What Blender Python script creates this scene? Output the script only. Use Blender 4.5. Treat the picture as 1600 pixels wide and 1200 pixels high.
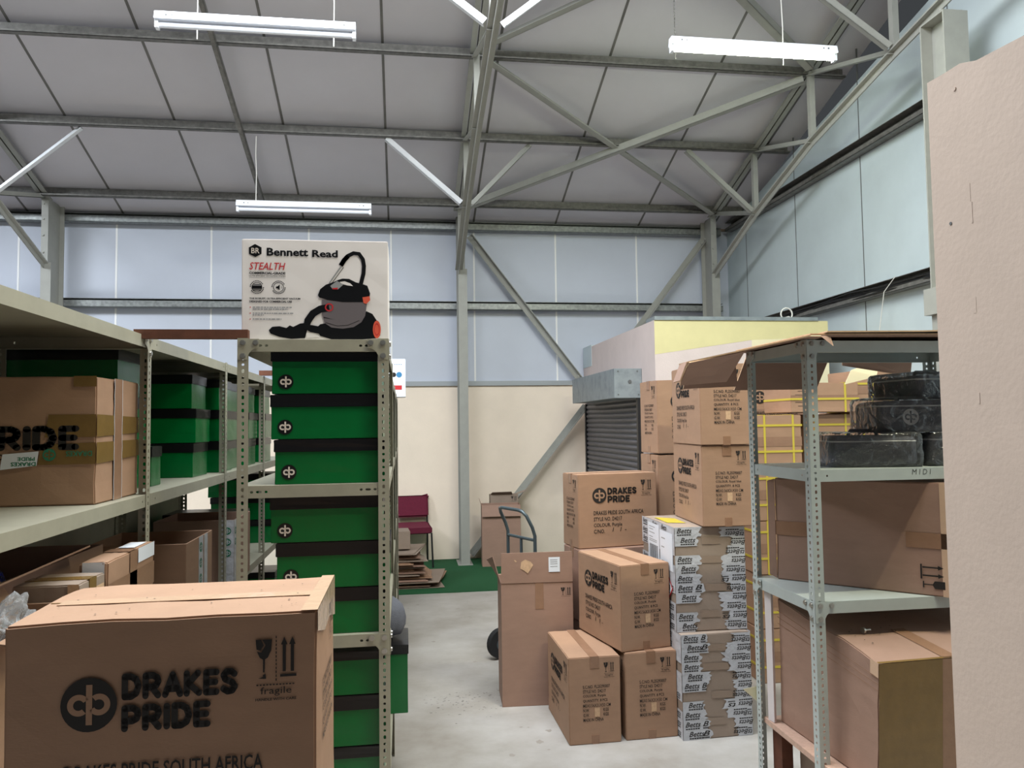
import bpy, bmesh, math, random
from mathutils import Vector, Matrix
random.seed(7)
SC = bpy.context.scene
COL = SC.collection
for o in list(bpy.data.objects):
    bpy.data.objects.remove(o)

# ------------------------------------------------------------------ camera
cam_data = bpy.data.cameras.new('camera')
cam_data.sensor_fit = 'HORIZONTAL'
cam_data.sensor_width = 36.0
cam_data.lens = 1190.0 / 1600.0 * 36.0
cam_data.clip_start = 0.05
cam = bpy.data.objects.new('camera', cam_data)
COL.objects.link(cam)
R = [[0.9898844231445838, 0.006096454697923749, -0.14174506007558343],
     [-0.14121505930257877, -0.05399399326275071, -0.9885054151180513],
     [-0.013679760300668758, 0.9985226496838508, -0.052586901662467746]]
cam.matrix_world = Matrix(((R[0][0], R[0][1], R[0][2], 0.0), (R[1][0], R[1][1], R[1][2], 0.0),
                           (R[2][0], R[2][1], R[2][2], 1.72), (0, 0, 0, 1)))
SC.camera = cam

# ------------------------------------------------------------------ world and daylight
world = bpy.data.worlds.new('world')
SC.world = world
world.use_nodes = True
bg = world.node_tree.nodes['Background']
bg.inputs[0].default_value = (0.86, 0.93, 1.0, 1)
bg.inputs[1].default_value = 0.05

def area_light(name, loc, target, sx, sy, power, color):
    d = bpy.data.lights.new(name, 'AREA')
    d.shape = 'RECTANGLE'
    d.size = sx
    d.size_y = sy
    d.energy = power
    d.color = color
    o = bpy.data.objects.new(name, d)
    COL.objects.link(o)
    o.location = loc
    o.rotation_euler = (Vector(target) - Vector(loc)).to_track_quat('-Z', 'Y').to_euler()
    return o

# assumed skylight above the aisle, out of frame; unseen source added for overhead daylight
area_light('assumed_skylight', (-0.4, 3.25, 6.15), (-0.3, 3.7, 0.0), 4.8, 2.9, 640, (0.92, 0.97, 1.0))
# unseen source added for daylight from the left, set to spare the ceiling
area_light('added_left_daylight', (-5.5, 5.6, 5.60), (-5.2, 5.75, 0.0), 1.5, 3.4, 560, (0.86, 0.93, 1.0))

# assumed unseen lamp overhead, without a fixture; added to light the right rack
area_light('assumed_lamp_light', (2.3, 1.75, 4.6), (2.2, 3.2, 0.6), 1.37, 0.08, 75, (1.0, 0.97, 0.70))

SC.view_settings.view_transform = 'Standard'
SC.view_settings.look = 'None'
SC.view_settings.gamma = 1.0
SC.view_settings.use_curve_mapping = False
SC.view_settings.exposure = 0.15

# ------------------------------------------------------------------ materials
def lin(c):
    out = []
    for v in c:
        v = v / 255.0
        out.append(v / 12.92 if v <= 0.04045 else ((v + 0.055) / 1.055) ** 2.4)
    return tuple(out)

def mat(name, rgb, rough=0.6, metal=0.0, noise=0.0, scale=8.0, bump=0.0, bscale=60.0, spec=0.5, stretch=None, dark=None, cov=0.5):
    m = bpy.data.materials.new(name)
    m.use_nodes = True
    nt = m.node_tree
    b = nt.nodes['Principled BSDF']
    c = lin(rgb)
    b.inputs['Base Color'].default_value = (*c, 1)
    b.inputs['Roughness'].default_value = rough
    b.inputs['Metallic'].default_value = metal
    b.inputs['Specular IOR Level'].default_value = spec
    if noise or bump:
        tc = nt.nodes.new('ShaderNodeTexCoord')
        mp = nt.nodes.new('ShaderNodeMapping')
        nt.links.new(tc.outputs['Object'], mp.inputs[0])
        if stretch:
            mp.inputs['Scale'].default_value = stretch
    if noise:
        n = nt.nodes.new('ShaderNodeTexNoise')
        n.inputs['Scale'].default_value = scale
        n.inputs['Detail'].default_value = 6
        n.inputs['Roughness'].default_value = 0.62
        nt.links.new(mp.outputs[0], n.inputs['Vector'])
        r = nt.nodes.new('ShaderNodeValToRGB')
        d = lin(dark) if dark else tuple(x * (1 - noise) for x in c)
        lo = tuple(x * (1 + noise * 0.4) for x in c) if not dark else c
        r.color_ramp.elements[0].position = cov - 0.2
        r.color_ramp.elements[1].position = cov + 0.2
        r.color_ramp.elements[0].color = (*d, 1)
        r.color_ramp.elements[1].color = (*[min(1, x) for x in lo], 1)
        nt.links.new(n.outputs['Fac'], r.inputs[0])
        nt.links.new(r.outputs[0], b.inputs['Base Color'])
    if bump:
        n2 = nt.nodes.new('ShaderNodeTexNoise')
        n2.inputs['Scale'].default_value = bscale
        n2.inputs['Detail'].default_value = 4
        nt.links.new(mp.outputs[0], n2.inputs['Vector'])
        bp = nt.nodes.new('ShaderNodeBump')
        bp.inputs['Strength'].default_value = bump
        bp.inputs['Distance'].default_value = 0.01
        nt.links.new(n2.outputs['Fac'], bp.inputs['Height'])
        nt.links.new(bp.outputs[0], b.inputs['Normal'])
    return m

def emit(name, color, strength):
    m = bpy.data.materials.new(name)
    m.use_nodes = True
    b = m.node_tree.nodes['Principled BSDF']
    b.inputs['Base Color'].default_value = (*color, 1)
    b.inputs['Emission Color'].default_value = (*color, 1)
    b.inputs['Emission Strength'].default_value = strength
    return m

def film(name, tint, gloss, bump, bscale, rough=0.12, haze=0.08):
    m = bpy.data.materials.new(name)
    m.use_nodes = True
    nt = m.node_tree
    nt.nodes.remove(nt.nodes['Principled BSDF'])
    out = nt.nodes['Material Output']
    tr = nt.nodes.new('ShaderNodeBsdfTransparent')
    tr.inputs[0].default_value = (*tint, 1)
    gl = nt.nodes.new('ShaderNodeBsdfGlossy')
    gl.inputs['Roughness'].default_value = rough
    gl.inputs['Color'].default_value = (0.9, 0.92, 0.95, 1)
    lw = nt.nodes.new('ShaderNodeLayerWeight')
    lw.inputs[0].default_value = gloss
    mx = nt.nodes.new('ShaderNodeMixShader')
    tc = nt.nodes.new('ShaderNodeTexCoord')
    n2 = nt.nodes.new('ShaderNodeTexNoise')
    n2.inputs['Scale'].default_value = bscale
    n2.inputs['Distortion'].default_value = 1.5
    nt.links.new(tc.outputs['Object'], n2.inputs['Vector'])
    bp = nt.nodes.new('ShaderNodeBump')
    bp.inputs['Strength'].default_value = bump
    bp.inputs['Distance'].default_value = 0.02
    nt.links.new(n2.outputs['Fac'], bp.inputs['Height'])
    nt.links.new(bp.outputs[0], gl.inputs['Normal'])
    nt.links.new(bp.outputs[0], lw.inputs['Normal'])
    nt.links.new(lw.outputs['Fresnel'], mx.inputs[0])
    nt.links.new(tr.outputs[0], mx.inputs[1])
    nt.links.new(gl.outputs[0], mx.inputs[2])
    df = nt.nodes.new('ShaderNodeBsdfDiffuse'); df.inputs[0].default_value = (.9, .9, .92, 1)
    m2 = nt.nodes.new('ShaderNodeMixShader'); m2.inputs[0].default_value = haze
    nt.links.new(mx.outputs[0], m2.inputs[1]); nt.links.new(df.outputs[0], m2.inputs[2])
    nt.links.new(m2.outputs[0], out.inputs[0])
    return m

M = {}
M['concrete'] = mat('concrete', (186, 182, 178), 0.5, noise=0.25, scale=1.3, bump=0.12, bscale=25, dark=(140, 131, 120), cov=0.47)
M['scuff'] = mat('black_scuff', (80, 77, 74), 0.7)
M['stain'] = mat('floor_stain', (158, 150, 142), 0.6)
M['carpet'] = mat('carpet', (16, 84, 44), 0.95, noise=0.35, scale=90, bump=0.5, bscale=300)
M['cream'] = mat('cream_plaster', (250, 234, 216), 0.75, noise=0.05, scale=3, bump=0.08, bscale=80)
M['panel'] = mat('wall_panel', (204, 210, 224), 0.45, noise=0.04, scale=1.5)
M['gpanel'] = mat('gable_panel', (196, 208, 212), 0.5, noise=0.07, scale=1.8, bump=0.05, bscale=8)
M['joint'] = mat('white_joint', (250, 250, 250), 0.4)
M['djoint'] = mat('dark_joint', (96, 98, 98), 0.6)
M['ceil'] = mat('ceiling_sheet', (212, 209, 217), 0.6, noise=0.07, scale=0.9)
M['cseam'] = mat('ceiling_seam', (118, 116, 114), 0.6, noise=0.3, scale=3)
M['frame'] = mat('frame_paint', (160, 160, 154), 0.5, noise=0.08, scale=9)
M['framew'] = mat('white_brace_paint', (226, 228, 232), 0.45, noise=0.04, scale=9)
M['galv'] = mat('galvanised_steel', (150, 153, 152), 0.42, metal=0.55, noise=0.4, scale=26)
M['galvd'] = mat('weathered_galvanised', (124, 122, 118), 0.5, metal=0.35, noise=0.4, scale=18)
M['brown'] = mat('shaded_panel_strip', (132, 116, 106), 0.7, noise=0.2, scale=12)  # brown stands for shade on the wall panel below the eave
M['ledge'] = mat('sill_flashing', (168, 174, 180), 0.4, metal=0.3)
M['pink'] = mat('pink_plaster', (222, 206, 202), 0.8, noise=0.06, scale=4, bump=0.12, bscale=60)
M['yellow'] = mat('yellow_paint', (222, 212, 160), 0.7, noise=0.06, scale=5)
M['lightyellow'] = mat('pale_yellow_paint', (236, 226, 190), 0.7, noise=0.04, scale=5)
M['board'] = mat('partition_board', (190, 171, 157), 0.75, noise=0.05, scale=7, bump=0.08, bscale=70)
M['boardedge'] = mat('board_edge', (150, 118, 88), 0.9, noise=0.3, scale=40)
M['shutter'] = mat('shutter_steel', (112, 110, 116), 0.45, metal=0.4, noise=0.2, scale=6, stretch=(1, 1, 12))
M['housing'] = mat('shutter_housing', (146, 154, 158), 0.5, metal=0.2, noise=0.22, scale=9, dark=(112, 120, 126), cov=0.36)
M['rack'] = mat('rack_paint', (162, 158, 141), 0.45, noise=0.1, scale=12)
M['rackw'] = mat('rack_paint_pale', (184, 192, 190), 0.42, noise=0.07, scale=12)
M['bolt'] = mat('bolt_steel', (190, 188, 182), 0.3, metal=0.8)
M['green'] = mat('green_laminate', (0, 104, 48), 0.27, noise=0.12, scale=5, bump=0.04, bscale=6)
M['black'] = mat('black_laminate', (18, 18, 21), 0.3)
M['ink'] = mat('black_ink', (30, 25, 23), 0.7)
M['creamink'] = mat('cream_print', (226, 214, 204), 0.6)
M['card'] = mat('cardboard', (166, 131, 106), 0.72, noise=0.09, scale=7, bump=0.05, bscale=120, stretch=(1, 1, 3))
M['cardp'] = mat('cardboard_pinkish', (158, 126, 110), 0.7, noise=0.1, scale=6, bump=0.05, bscale=90, stretch=(1, 1, 3))
M['cardg'] = mat('cardboard_greyish', (154, 136, 122), 0.7, noise=0.1, scale=6, bump=0.05, bscale=90)
M['cardd'] = mat('cardboard_edge', (206, 170, 136), 0.85, noise=0.2, scale=60)
M['tape'] = mat('brown_tape', (148, 113, 90), 0.25, noise=0.12, scale=14, bump=0.12, bscale=30)
M['taped'] = mat('olive_tape', (124, 97, 54), 0.22, noise=0.15, scale=14, bump=0.12, bscale=30)
M['tapec'] = mat('clear_tape', (204, 172, 146), 0.12, bump=0.15, bscale=30)
M['tapew'] = mat('printed_white_tape', (196, 197, 203), 0.3, noise=0.12, scale=14, bump=0.55, bscale=24)
M['tapeg'] = mat('greyish_tape', (150, 131, 116), 0.3, bump=0.1, bscale=30)
M['paper'] = mat('white_paper', (226, 230, 238), 0.6)
M['red'] = mat('red_print', (196, 40, 48), 0.5)
M['orange'] = mat('orange_print', (226, 92, 68), 0.5)
M['grey'] = mat('grey_print', (108, 100, 104), 0.5)
M['greyl'] = mat('light_grey_print', (150, 150, 152), 0.5)
M['greenink'] = mat('green_ink', (40, 120, 90), 0.5)
M['blueink'] = mat('blue_ink', (60, 130, 180), 0.5)
M['boxw'] = mat('white_carton', (238, 231, 230), 0.5, noise=0.03, scale=4)
M['strap'] = mat('yellow_strap', (198, 178, 62), 0.4)
M['bagf'] = mat('charcoal_fabric', (100, 102, 112), 0.85, noise=0.2, scale=30, bump=0.3, bscale=200)
M['piping'] = mat('grey_piping', (236, 236, 238), 0.5)
M['film'] = film('clear_plastic', (0.97, 0.97, 0.98), 0.36, 1.0, 14, 0.2, .05)
M['filmbag'] = film('crumpled_clear_plastic', (0.9, 0.91, 0.92), 0.22, 1.0, 16, 0.3, .18)
M['steelblue'] = mat('truck_paint', (84, 96, 102), 0.35, metal=0.3)
M['rubber'] = mat('rubber', (24, 24, 26), 0.8)
M['maroon'] = mat('maroon_upholstery', (106, 26, 52), 0.9, noise=0.15, scale=40, bump=0.2, bscale=200)
M['blackm'] = mat('black_metal', (26, 26, 28), 0.4)
M['white'] = mat('white_enamel', (236, 240, 250), 0.35)
M['tubeoff'] = mat('unlit_tube', (238, 242, 255), 0.2)
M['tubeon'] = emit('lit_tube', (0.90, 1.0, 0.74), 60)
M['cord'] = mat('white_cord', (226, 224, 218), 0.6)
M['cable'] = mat('black_cable', (22, 22, 24), 0.5)
M['rust'] = mat('rusty_brown_paint', (104, 62, 44), 0.7, noise=0.3, scale=20)
M['ply'] = mat('chipboard', (200, 166, 148), 0.8, noise=0.15, scale=60)
M['greenfab'] = mat('green_fabric', (70, 84, 40), 0.9, noise=0.3, scale=12, bump=0.5, bscale=20)
M['bluep'] = mat('blue_plastic', (54, 60, 150), 0.25, noise=0.4, scale=14, bump=0.6, bscale=20)
M['foam'] = mat('white_foam', (214, 204, 204), 0.8)
M['tin'] = mat('teal_carton', (0, 96, 84), 0.35)

# ------------------------------------------------------------------ mesh builder
class MB:
    def __init__(s):
        s.v = []; s.f = []; s.m = []; s.sm = []
    def add(s, verts, faces, m=0, smooth=False):
        b = len(s.v)
        s.v += [tuple(v) for v in verts]
        for f in faces:
            s.f.append([b + i for i in f]); s.m.append(m); s.sm.append(smooth)
    def box(s, x0, y0, z0, x1, y1, z1, m=0, T=None):
        vs = [Vector(p) for p in ((x0, y0, z0), (x1, y0, z0), (x1, y1, z0), (x0, y1, z0), (x0, y0, z1), (x1, y0, z1), (x1, y1, z1), (x0, y1, z1))]
        if T: vs = [T @ v for v in vs]
        s.add(vs, [(0, 3, 2, 1), (4, 5, 6, 7), (0, 1, 5, 4), (1, 2, 6, 5), (2, 3, 7, 6), (3, 0, 4, 7)], m)
    def beam(s, p, q, w, h, m=0, up=(0, 0, 1), du=0.0, dv=0.0):
        # w across (horizontal side), h along 'up'
        p = Vector(p); q = Vector(q); d = (q - p).normalized()
        side = d.cross(Vector(up)).normalized(); u = side.cross(d).normalized()
        vs = []
        for c in (p, q):
            for a, b in ((-1, -1), (1, -1), (1, 1), (-1, 1)):
                vs.append(c + side * (a * w / 2 + du) + u * (b * h / 2 + dv))
        s.add(vs, [(0, 1, 2, 3), (7, 6, 5, 4), (0, 4, 5, 1), (1, 5, 6, 2), (2, 6, 7, 3), (3, 7, 4, 0)], m)
    def angle(s, p, q, a, t, m=0, up=(0, 0, 1)):
        # L section: a flat leg and an upright leg
        s.beam(p, q, a, t, m, up, 0, -a / 2 + t / 2)
        s.beam(p, q, t, a, m, up, -a / 2 + t / 2, 0)
    def tee(s, p, q, w, h, t, m=0, up=(0, 0, 1), flip=1):
        s.beam(p, q, w, t, m, up, 0, flip * (h / 2 - t / 2))
        s.beam(p, q, t, h, m, up, 0, 0)
    def tube(s, pts, r, m=0, n=8, cap=True):
        pts = [Vector(p) for p in pts]
        rings = []
        prev = None
        for i, p in enumerate(pts):
            d = (pts[min(i + 1, len(pts) - 1)] - pts[max(i - 1, 0)]).normalized()
            if prev is None:
                a = d.orthogonal().normalized()
            else:
                a = (prev - d * prev.dot(d)).normalized()
            prev = a; b = d.cross(a)
            rings.append([p + (a * math.cos(2 * math.pi * k / n) + b * math.sin(2 * math.pi * k / n)) * r for k in range(n)])
        vs = [v for rg in rings for v in rg]
        fs = []
        for i in range(len(rings) - 1):
            for k in range(n):
                fs.append((i * n + k, i * n + (k + 1) % n, (i + 1) * n + (k + 1) % n, (i + 1) * n + k))
        s.add(vs, fs, m, True)
        if cap:
            s.add(rings[0], [tuple(reversed(range(n)))], m); s.add(rings[-1], [tuple(range(n))], m)
    def disc(s, c, axis, r, h, m=0, n=16):
        c = Vector(c); a = Vector(axis).normalized()
        s.tube([c - a * h / 2, c + a * h / 2], r, m, n)
    def sheet(s, pts, t, m=0, me=None):
        # thick polygon from corner points (planar-ish), extruded down its normal
        pts = [Vector(p) for p in pts]
        n = (pts[1] - pts[0]).cross(pts[2] - pts[0]).normalized()
        k = len(pts)
        lo = [p - n * t for p in pts]
        s.add(pts + lo, [tuple(range(k)), tuple(range(2 * k - 1, k - 1, -1))], m)
        s.add(pts + lo, [(i, k + i, k + (i + 1) % k, (i + 1) % k) for i in range(k)], m if me is None else me)
    def build(s, name, mats, parent=None, bevel=0):
        me = bpy.data.meshes.new(name)
        me.from_pydata(s.v, [], s.f)
        if not isinstance(mats, (list, tuple)): mats = [mats]
        for x in mats: me.materials.append(x)
        for p, mi, sm in zip(me.polygons, s.m, s.sm):
            p.material_index = mi; p.use_smooth = sm
        me.update()
        o = bpy.data.objects.new(name, me)
        COL.objects.link(o)
        if parent: o.parent = parent
        if bevel:
            b = o.modifiers.new('bevel', 'BEVEL'); b.width = bevel; b.segments = 2; b.limit_method = 'ANGLE'; b.angle_limit = 0.9
        return o

def tag(o, label, cat, group=None):
    o['label'] = label; o['category'] = cat
    if group: o['group'] = group
    return o
def thing(name, label, cat, loc=(0, 0, 0), rz=0.0, group=None, rot=None):
    o = bpy.data.objects.new(name, None)
    o.empty_display_size = 0.1
    COL.objects.link(o)
    o.location = loc
    o.rotation_euler = rot if rot else (0, 0, rz)
    return tag(o, label, cat, group)
def struct(o):
    o['kind'] = 'structure'; return o
def copy_tree(o, parent=None):
    c = o.copy(); COL.objects.link(c)
    if parent: c.parent = parent
    for ch in list(o.children): copy_tree(ch, c)
    return c
def rd(a): return math.radians(a)

# ------------------------------------------------------------------ flat printing
_tc = {}
def text_geo(body, bold=0.0, shear=0.0):
    k = (body, bold, shear)
    if k in _tc: return _tc[k]
    cu = bpy.data.curves.new('t', 'FONT')
    cu.body = body; cu.size = 1.0; cu.resolution_u = 2; cu.offset = bold; cu.shear = shear
    cu.fill_mode = 'FRONT'
    ob = bpy.data.objects.new('t', cu); COL.objects.link(ob)
    dg = bpy.context.evaluated_depsgraph_get(); dg.update()
    me = ob.evaluated_get(dg).to_mesh()
    vs = [(v.co.x, v.co.y) for v in me.vertices]; fs = [tuple(p.vertices) for p in me.polygons]
    ob.evaluated_get(dg).to_mesh_clear()
    bpy.data.objects.remove(ob); bpy.data.curves.remove(cu)
    x0 = min(v[0] for v in vs); x1 = max(v[0] for v in vs); y0 = min(v[1] for v in vs); y1 = max(v[1] for v in vs)
    vs = [((v[0] - x0) / (x1 - x0), (v[1] - y0) / (y1 - y0)) for v in vs]
    _tc[k] = (vs, fs); return _tc[k]

class Face:
    """flat printing surface: origin at the top left corner, u to the right, v down, n outward; metres"""
    def __init__(s, mb, o, u, v, n, gap=0.0012):
        s.mb = mb; s.o = Vector(o); s.u = Vector(u); s.v = Vector(v); s.n = Vector(n); s.gap = gap
    def P(s, x, y, layer): return s.o + s.u * x + s.v * y + s.n * (s.gap + 0.0004 * layer)
    def poly(s, pts, m, layer=0): s.mb.add([s.P(x, y, layer) for x, y in pts], [tuple(range(len(pts)))], m)
    def rect(s, x0, y0, x1, y1, m, layer=0): s.poly([(x0, y0), (x1, y0), (x1, y1), (x0, y1)], m, layer)
    def text(s, body, x0, y0, x1, y1, m, bold=0.0, shear=0.0, layer=1, rot180=False, skew=0.0):
        vs, fs = text_geo(body, bold, shear)
        out = []
        for a, b in vs:
            if rot180: a, b = 1 - a, 1 - b
            out.append(s.P(x0 + a * (x1 - x0), y1 - b * (y1 - y0) + skew * a, layer))
        s.mb.add(out, fs, m)
    def disc(s, cx, cy, r, m, layer=0, ry=None, n=32):
        ry = ry or r
        s.poly([(cx + r * math.cos(2 * math.pi * k / n), cy + ry * math.sin(2 * math.pi * k / n)) for k in range(n)], m, layer)
    def ring(s, cx, cy, ro, ri, m, layer=0, a0=0, a1=360, n=28, sx=1.0):
        vs = []; fs = []
        for k in range(n + 1):
            a = rd(a0 + (a1 - a0) * k / n)
            for r in (ro, ri): vs.append(s.P(cx + r * sx * math.cos(a), cy + r * math.sin(a), layer))
        for k in range(n): fs.append((2 * k, 2 * k + 1, 2 * k + 3, 2 * k + 2))
        s.mb.add(vs, fs, m)
    def stroke(s, pts, w, m, layer=0):
        L = []; Rr = []
        for i, p in enumerate(pts):
            a = Vector(pts[max(i - 1, 0)]); b = Vector(pts[min(i + 1, len(pts) - 1)])
            d = (b - a).normalized(); nn = Vector((-d.y, d.x)) * w / 2
            L.append(Vector(p) + nn); Rr.append(Vector(p) - nn)
        vs = [s.P(x.x, x.y, layer) for x in L] + [s.P(x.x, x.y, layer) for x in Rr]
        k = len(pts)
        s.mb.add(vs, [(i, i + 1, k + i + 1, k + i) for i in range(k - 1)], m)

GLY = {'D': (.80, [[(.13, .13), (.13, .87), (.38, .87), (.58, .76), (.67, .5), (.58, .24), (.38, .13), (.13, .13)]]),
       'R': (.78, [[(.13, .13), (.13, .87), (.44, .87), (.6, .78), (.63, .64), (.56, .5), (.4, .44), (.13, .44)], [(.38, .44), (.63, .13)]]),
       'A': (.82, [[(.11, .13), (.41, .86), (.71, .13)], [(.25, .34), (.57, .34)]]),
       'K': (.76, [[(.13, .13), (.13, .87)], [(.58, .87), (.2, .5), (.63, .13)]]),
       'E': (.68, [[(.55, .87), (.13, .87), (.13, .13), (.55, .13)], [(.13, .5), (.50, .5)]]),
       'S': (.73, [[(.58, .77), (.45, .87), (.25, .86), (.13, .73), (.2, .58), (.5, .44), (.6, .3), (.5, .15), (.3, .12), (.13, .22)]]),
       'P': (.75, [[(.13, .13), (.13, .87), (.44, .87), (.59, .78), (.63, .63), (.58, .48), (.42, .4), (.13, .4)]]),
       'I': (.27, [[(.13, .13), (.13, .87)]])}
def heavy(f, word, x0, y0, x1, y1, m, layer=1):
    tot = sum(GLY[c][0] for c in word) + .03 * (len(word) - 1)
    sx = (x1 - x0) / tot; sy = (y1 - y0); x = 0.0; r = .128
    for c in word:
        gw, polys = GLY[c]
        for pl in polys:
            Q = [(x0 + (x + a) * sx, y1 - b * sy) for a, b in pl]
            for a, b in Q: f.disc(a, b, r * sx, m, layer, r * sy, 14)
            for p, q in zip(Q, Q[1:]):
                d = Vector(((q[0] - p[0]) / sx, (q[1] - p[1]) / sy)).normalized(); nx, ny = -d.y * r * sx, d.x * r * sy
                f.poly([(p[0] + nx, p[1] + ny), (q[0] + nx, q[1] + ny), (q[0] - nx, q[1] - ny), (p[0] - nx, p[1] - ny)], m, layer)
        x += gw + .03
def warp(t, fn):
    for o in t.children:
        if o.type == 'MESH':
            for v in o.data.vertices: v.co = o.matrix_basis.inverted() @ Vector(fn(o.matrix_basis @ v.co))
def logo(f, cx, cy, r, ink, bgm, layer=1):
    f.disc(cx, cy, r, ink, layer)
    f.rect(cx - 0.10 * r, cy - 0.74 * r, cx + 0.12 * r, cy + 0.74 * r, bgm, layer + 1)
    f.ring(cx - 0.36 * r, cy, 0.40 * r, 0.19 * r, bgm, layer + 1, 50, 330)
    f.ring(cx + 0.36 * r, cy, 0.40 * r, 0.19 * r, bgm, layer + 1, -130, 150)
def fragile(f, x, y, w, h, ink, text=True):
    X = lambda a: x + a * w
    Y = lambda b: y + b * h
    # goblet with a crack
    f.poly([(X(0), Y(.05)), (X(.13), Y(.05)), (X(.20), Y(.14)), (X(.12), Y(.22)), (X(.02), Y(.2))], ink)
    f.poly([(X(.16), Y(.05)), (X(.40), Y(.05)), (X(.38), Y(.22)), (X(.3), Y(.33)), (X(.2), Y(.37)), (X(.1), Y(.33)), (X(.03), Y(.23)), (X(.14), Y(.25)), (X(.24), Y(.14))], ink)
    f.poly([(X(.18), Y(.36)), (X(.23), Y(.36)), (X(.22), Y(.56)), (X(.18), Y(.56))], ink)
    f.poly([(X(.18), Y(.6)), (X(.24), Y(.58)), (X(.26), Y(.66)), (X(.2), Y(.66)), (X(.06), Y(.65)), (X(.18), Y(.63))], ink)
    for k in range(12): f.rect(X(.49), Y(.0 + k * .06), X(.515), Y(.04 + k * .06), ink)
    for a in (.62, .82):
        f.poly([(X(a), Y(.14)), (X(a + .08), Y(.02)), (X(a + .16), Y(.14)), (X(a + .12), Y(.14)), (X(a + .12), Y(.56)), (X(a + .04), Y(.56)), (X(a + .04), Y(.14))], ink)
    f.rect(X(.6), Y(.6), X(1), Y(.64), ink)
    for k in range(12): f.rect(X(.02 + k * .08), Y(.745), X(.07 + k * .08), Y(.765), ink)
    if text:
        f.text('fragile', X(.12), Y(.79), X(.88), Y(.93), ink)
        f.text('HANDLE WITH CARE', X(0), Y(.96), X(1), Y(1.0), ink, 0.02)
def big_side(f, w, h, ink, bgm, colour='Purple', extra=True):
    logo(f, .265 * w, .292 * h, .088 * w, ink, bgm)
    heavy(f, 'DRAKES', .366 * w, .190 * h, .738 * w, .284 * h, ink)
    heavy(f, 'PRIDE', .366 * w, .300 * h, .650 * w, .394 * h, ink)
    fragile(f, .795 * w, .085 * h, .135 * w, .23 * h, ink)
    f.text('DRAKES PRIDE SOUTH AFRICA', .19 * w, .50 * h, .82 * w, .555 * h, ink, 0.012)
    if extra:
        f.text('STYLE NO. D4217', .19 * w, .585 * h, .545 * w, .638 * h, ink, 0.012)
        f.text('COLOUR. ' + colour, .19 * w, .668 * h, .545 * w, .73 * h, ink, 0.012)
        f.text('C/NO.', .19 * w, .75 * h, .325 * w, .803 * h, ink, 0.012)
        f.text('1  1 -', .42 * w, .735 * h, .60 * w, .79 * h, ink, -0.005, 0.2)
def small_side(f, w, h, ink, colour='Purple', sticker=None):
    fragile(f, .68 * w, .065 * h, .2 * w, .18 * h, ink)
    rows = ['S.C.NO. FL25290007', 'STYLE NO. D4217', 'COLOUR. ' + colour, 'QUANTITY. 8 PCS', 'MEAS:56X31X50 CM', None, None, 'MADE IN CHINA']
    wid = [.52, .44, .44 if len(colour) < 8 else .5, .47, .53, 0, 0, .39]
    for i, t in enumerate(rows):
        y = (.325 + i * .054) * h
        if t: f.text(t, .27 * w, y, (.27 + wid[i]) * w, y + .036 * h, ink, 0.012 if i != 4 else .002)
        else:
            f.text('N.W.' if i == 5 else 'G.W.', .27 * w, y, .39 * w, y + .036 * h, ink, 0.012)
            f.text('KGS', .66 * w, y, .76 * w, y + .036 * h, ink, 0.012)
    if sticker is not None: f.rect(.49 * w, .585 * h, .59 * w, .69 * h, sticker)

# ------------------------------------------------------------------ cartons
def carton_geo(mb, w, d, h, m=0, cuts=5, amp=0.0015, seed=0, bev=0.004, tidy=True):
    rng = random.Random(seed)
    bm = bmesh.new()
    bmesh.ops.create_cube(bm, size=1.0)
    bmesh.ops.scale(bm, vec=(w, d, h), verts=bm.verts)
    bmesh.ops.translate(bm, vec=(w / 2, d / 2, h / 2), verts=bm.verts)
    bmesh.ops.subdivide_edges(bm, edges=bm.edges[:], cuts=cuts, use_grid_fill=True)
    for v in bm.verts:
        on = [abs(v.co.x) < 1e-5 or abs(v.co.x - w) < 1e-5, abs(v.co.y) < 1e-5 or abs(v.co.y - d) < 1e-5, abs(v.co.z) < 1e-5 or abs(v.co.z - h) < 1e-5]
        c = sum(on)
        if c == 1:
            a = on.index(True)
            if not (a == 2 and v.co.z < h / 2): v.co[a] -= rng.uniform(0, amp) * (1 if v.co[a] > 0.01 else -1)
        elif c == 3 and v.co.z > h / 2:
            v.co.z -= rng.uniform(0, amp * 2)
        elif c == 2 and v.co.z > 0.01:
            for a in range(3):
                if on[a]: v.co[a] -= rng.uniform(0, amp) * (1 if v.co[a] > 0.01 else -1)
    ed = [e for e in bm.edges if len(e.link_faces) == 2 and e.calc_face_angle(0) > 1.0]
    if bev: bmesh.ops.bevel(bm, geom=ed, offset=bev, segments=2, affect='EDGES')
    bm.verts.index_update()
    mb.add([v.co.copy() for v in bm.verts], [[v.index for v in f.verts] for f in bm.faces], m)
    bm.free()
def faces(mb, w, d, h, gap=0.0012):
    return {'front': Face(mb, (0, 0, h), (1, 0, 0), (0, 0, -1), (0, -1, 0), gap),
            'left': Face(mb, (0, d, h), (0, -1, 0), (0, 0, -1), (-1, 0, 0), gap),
            'right': Face(mb, (w, 0, h), (0, 1, 0), (0, 0, -1), (1, 0, 0), gap),
            'top': Face(mb, (0, d, h), (1, 0, 0), (0, -1, 0), (0, 0, 1), gap)}
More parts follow.
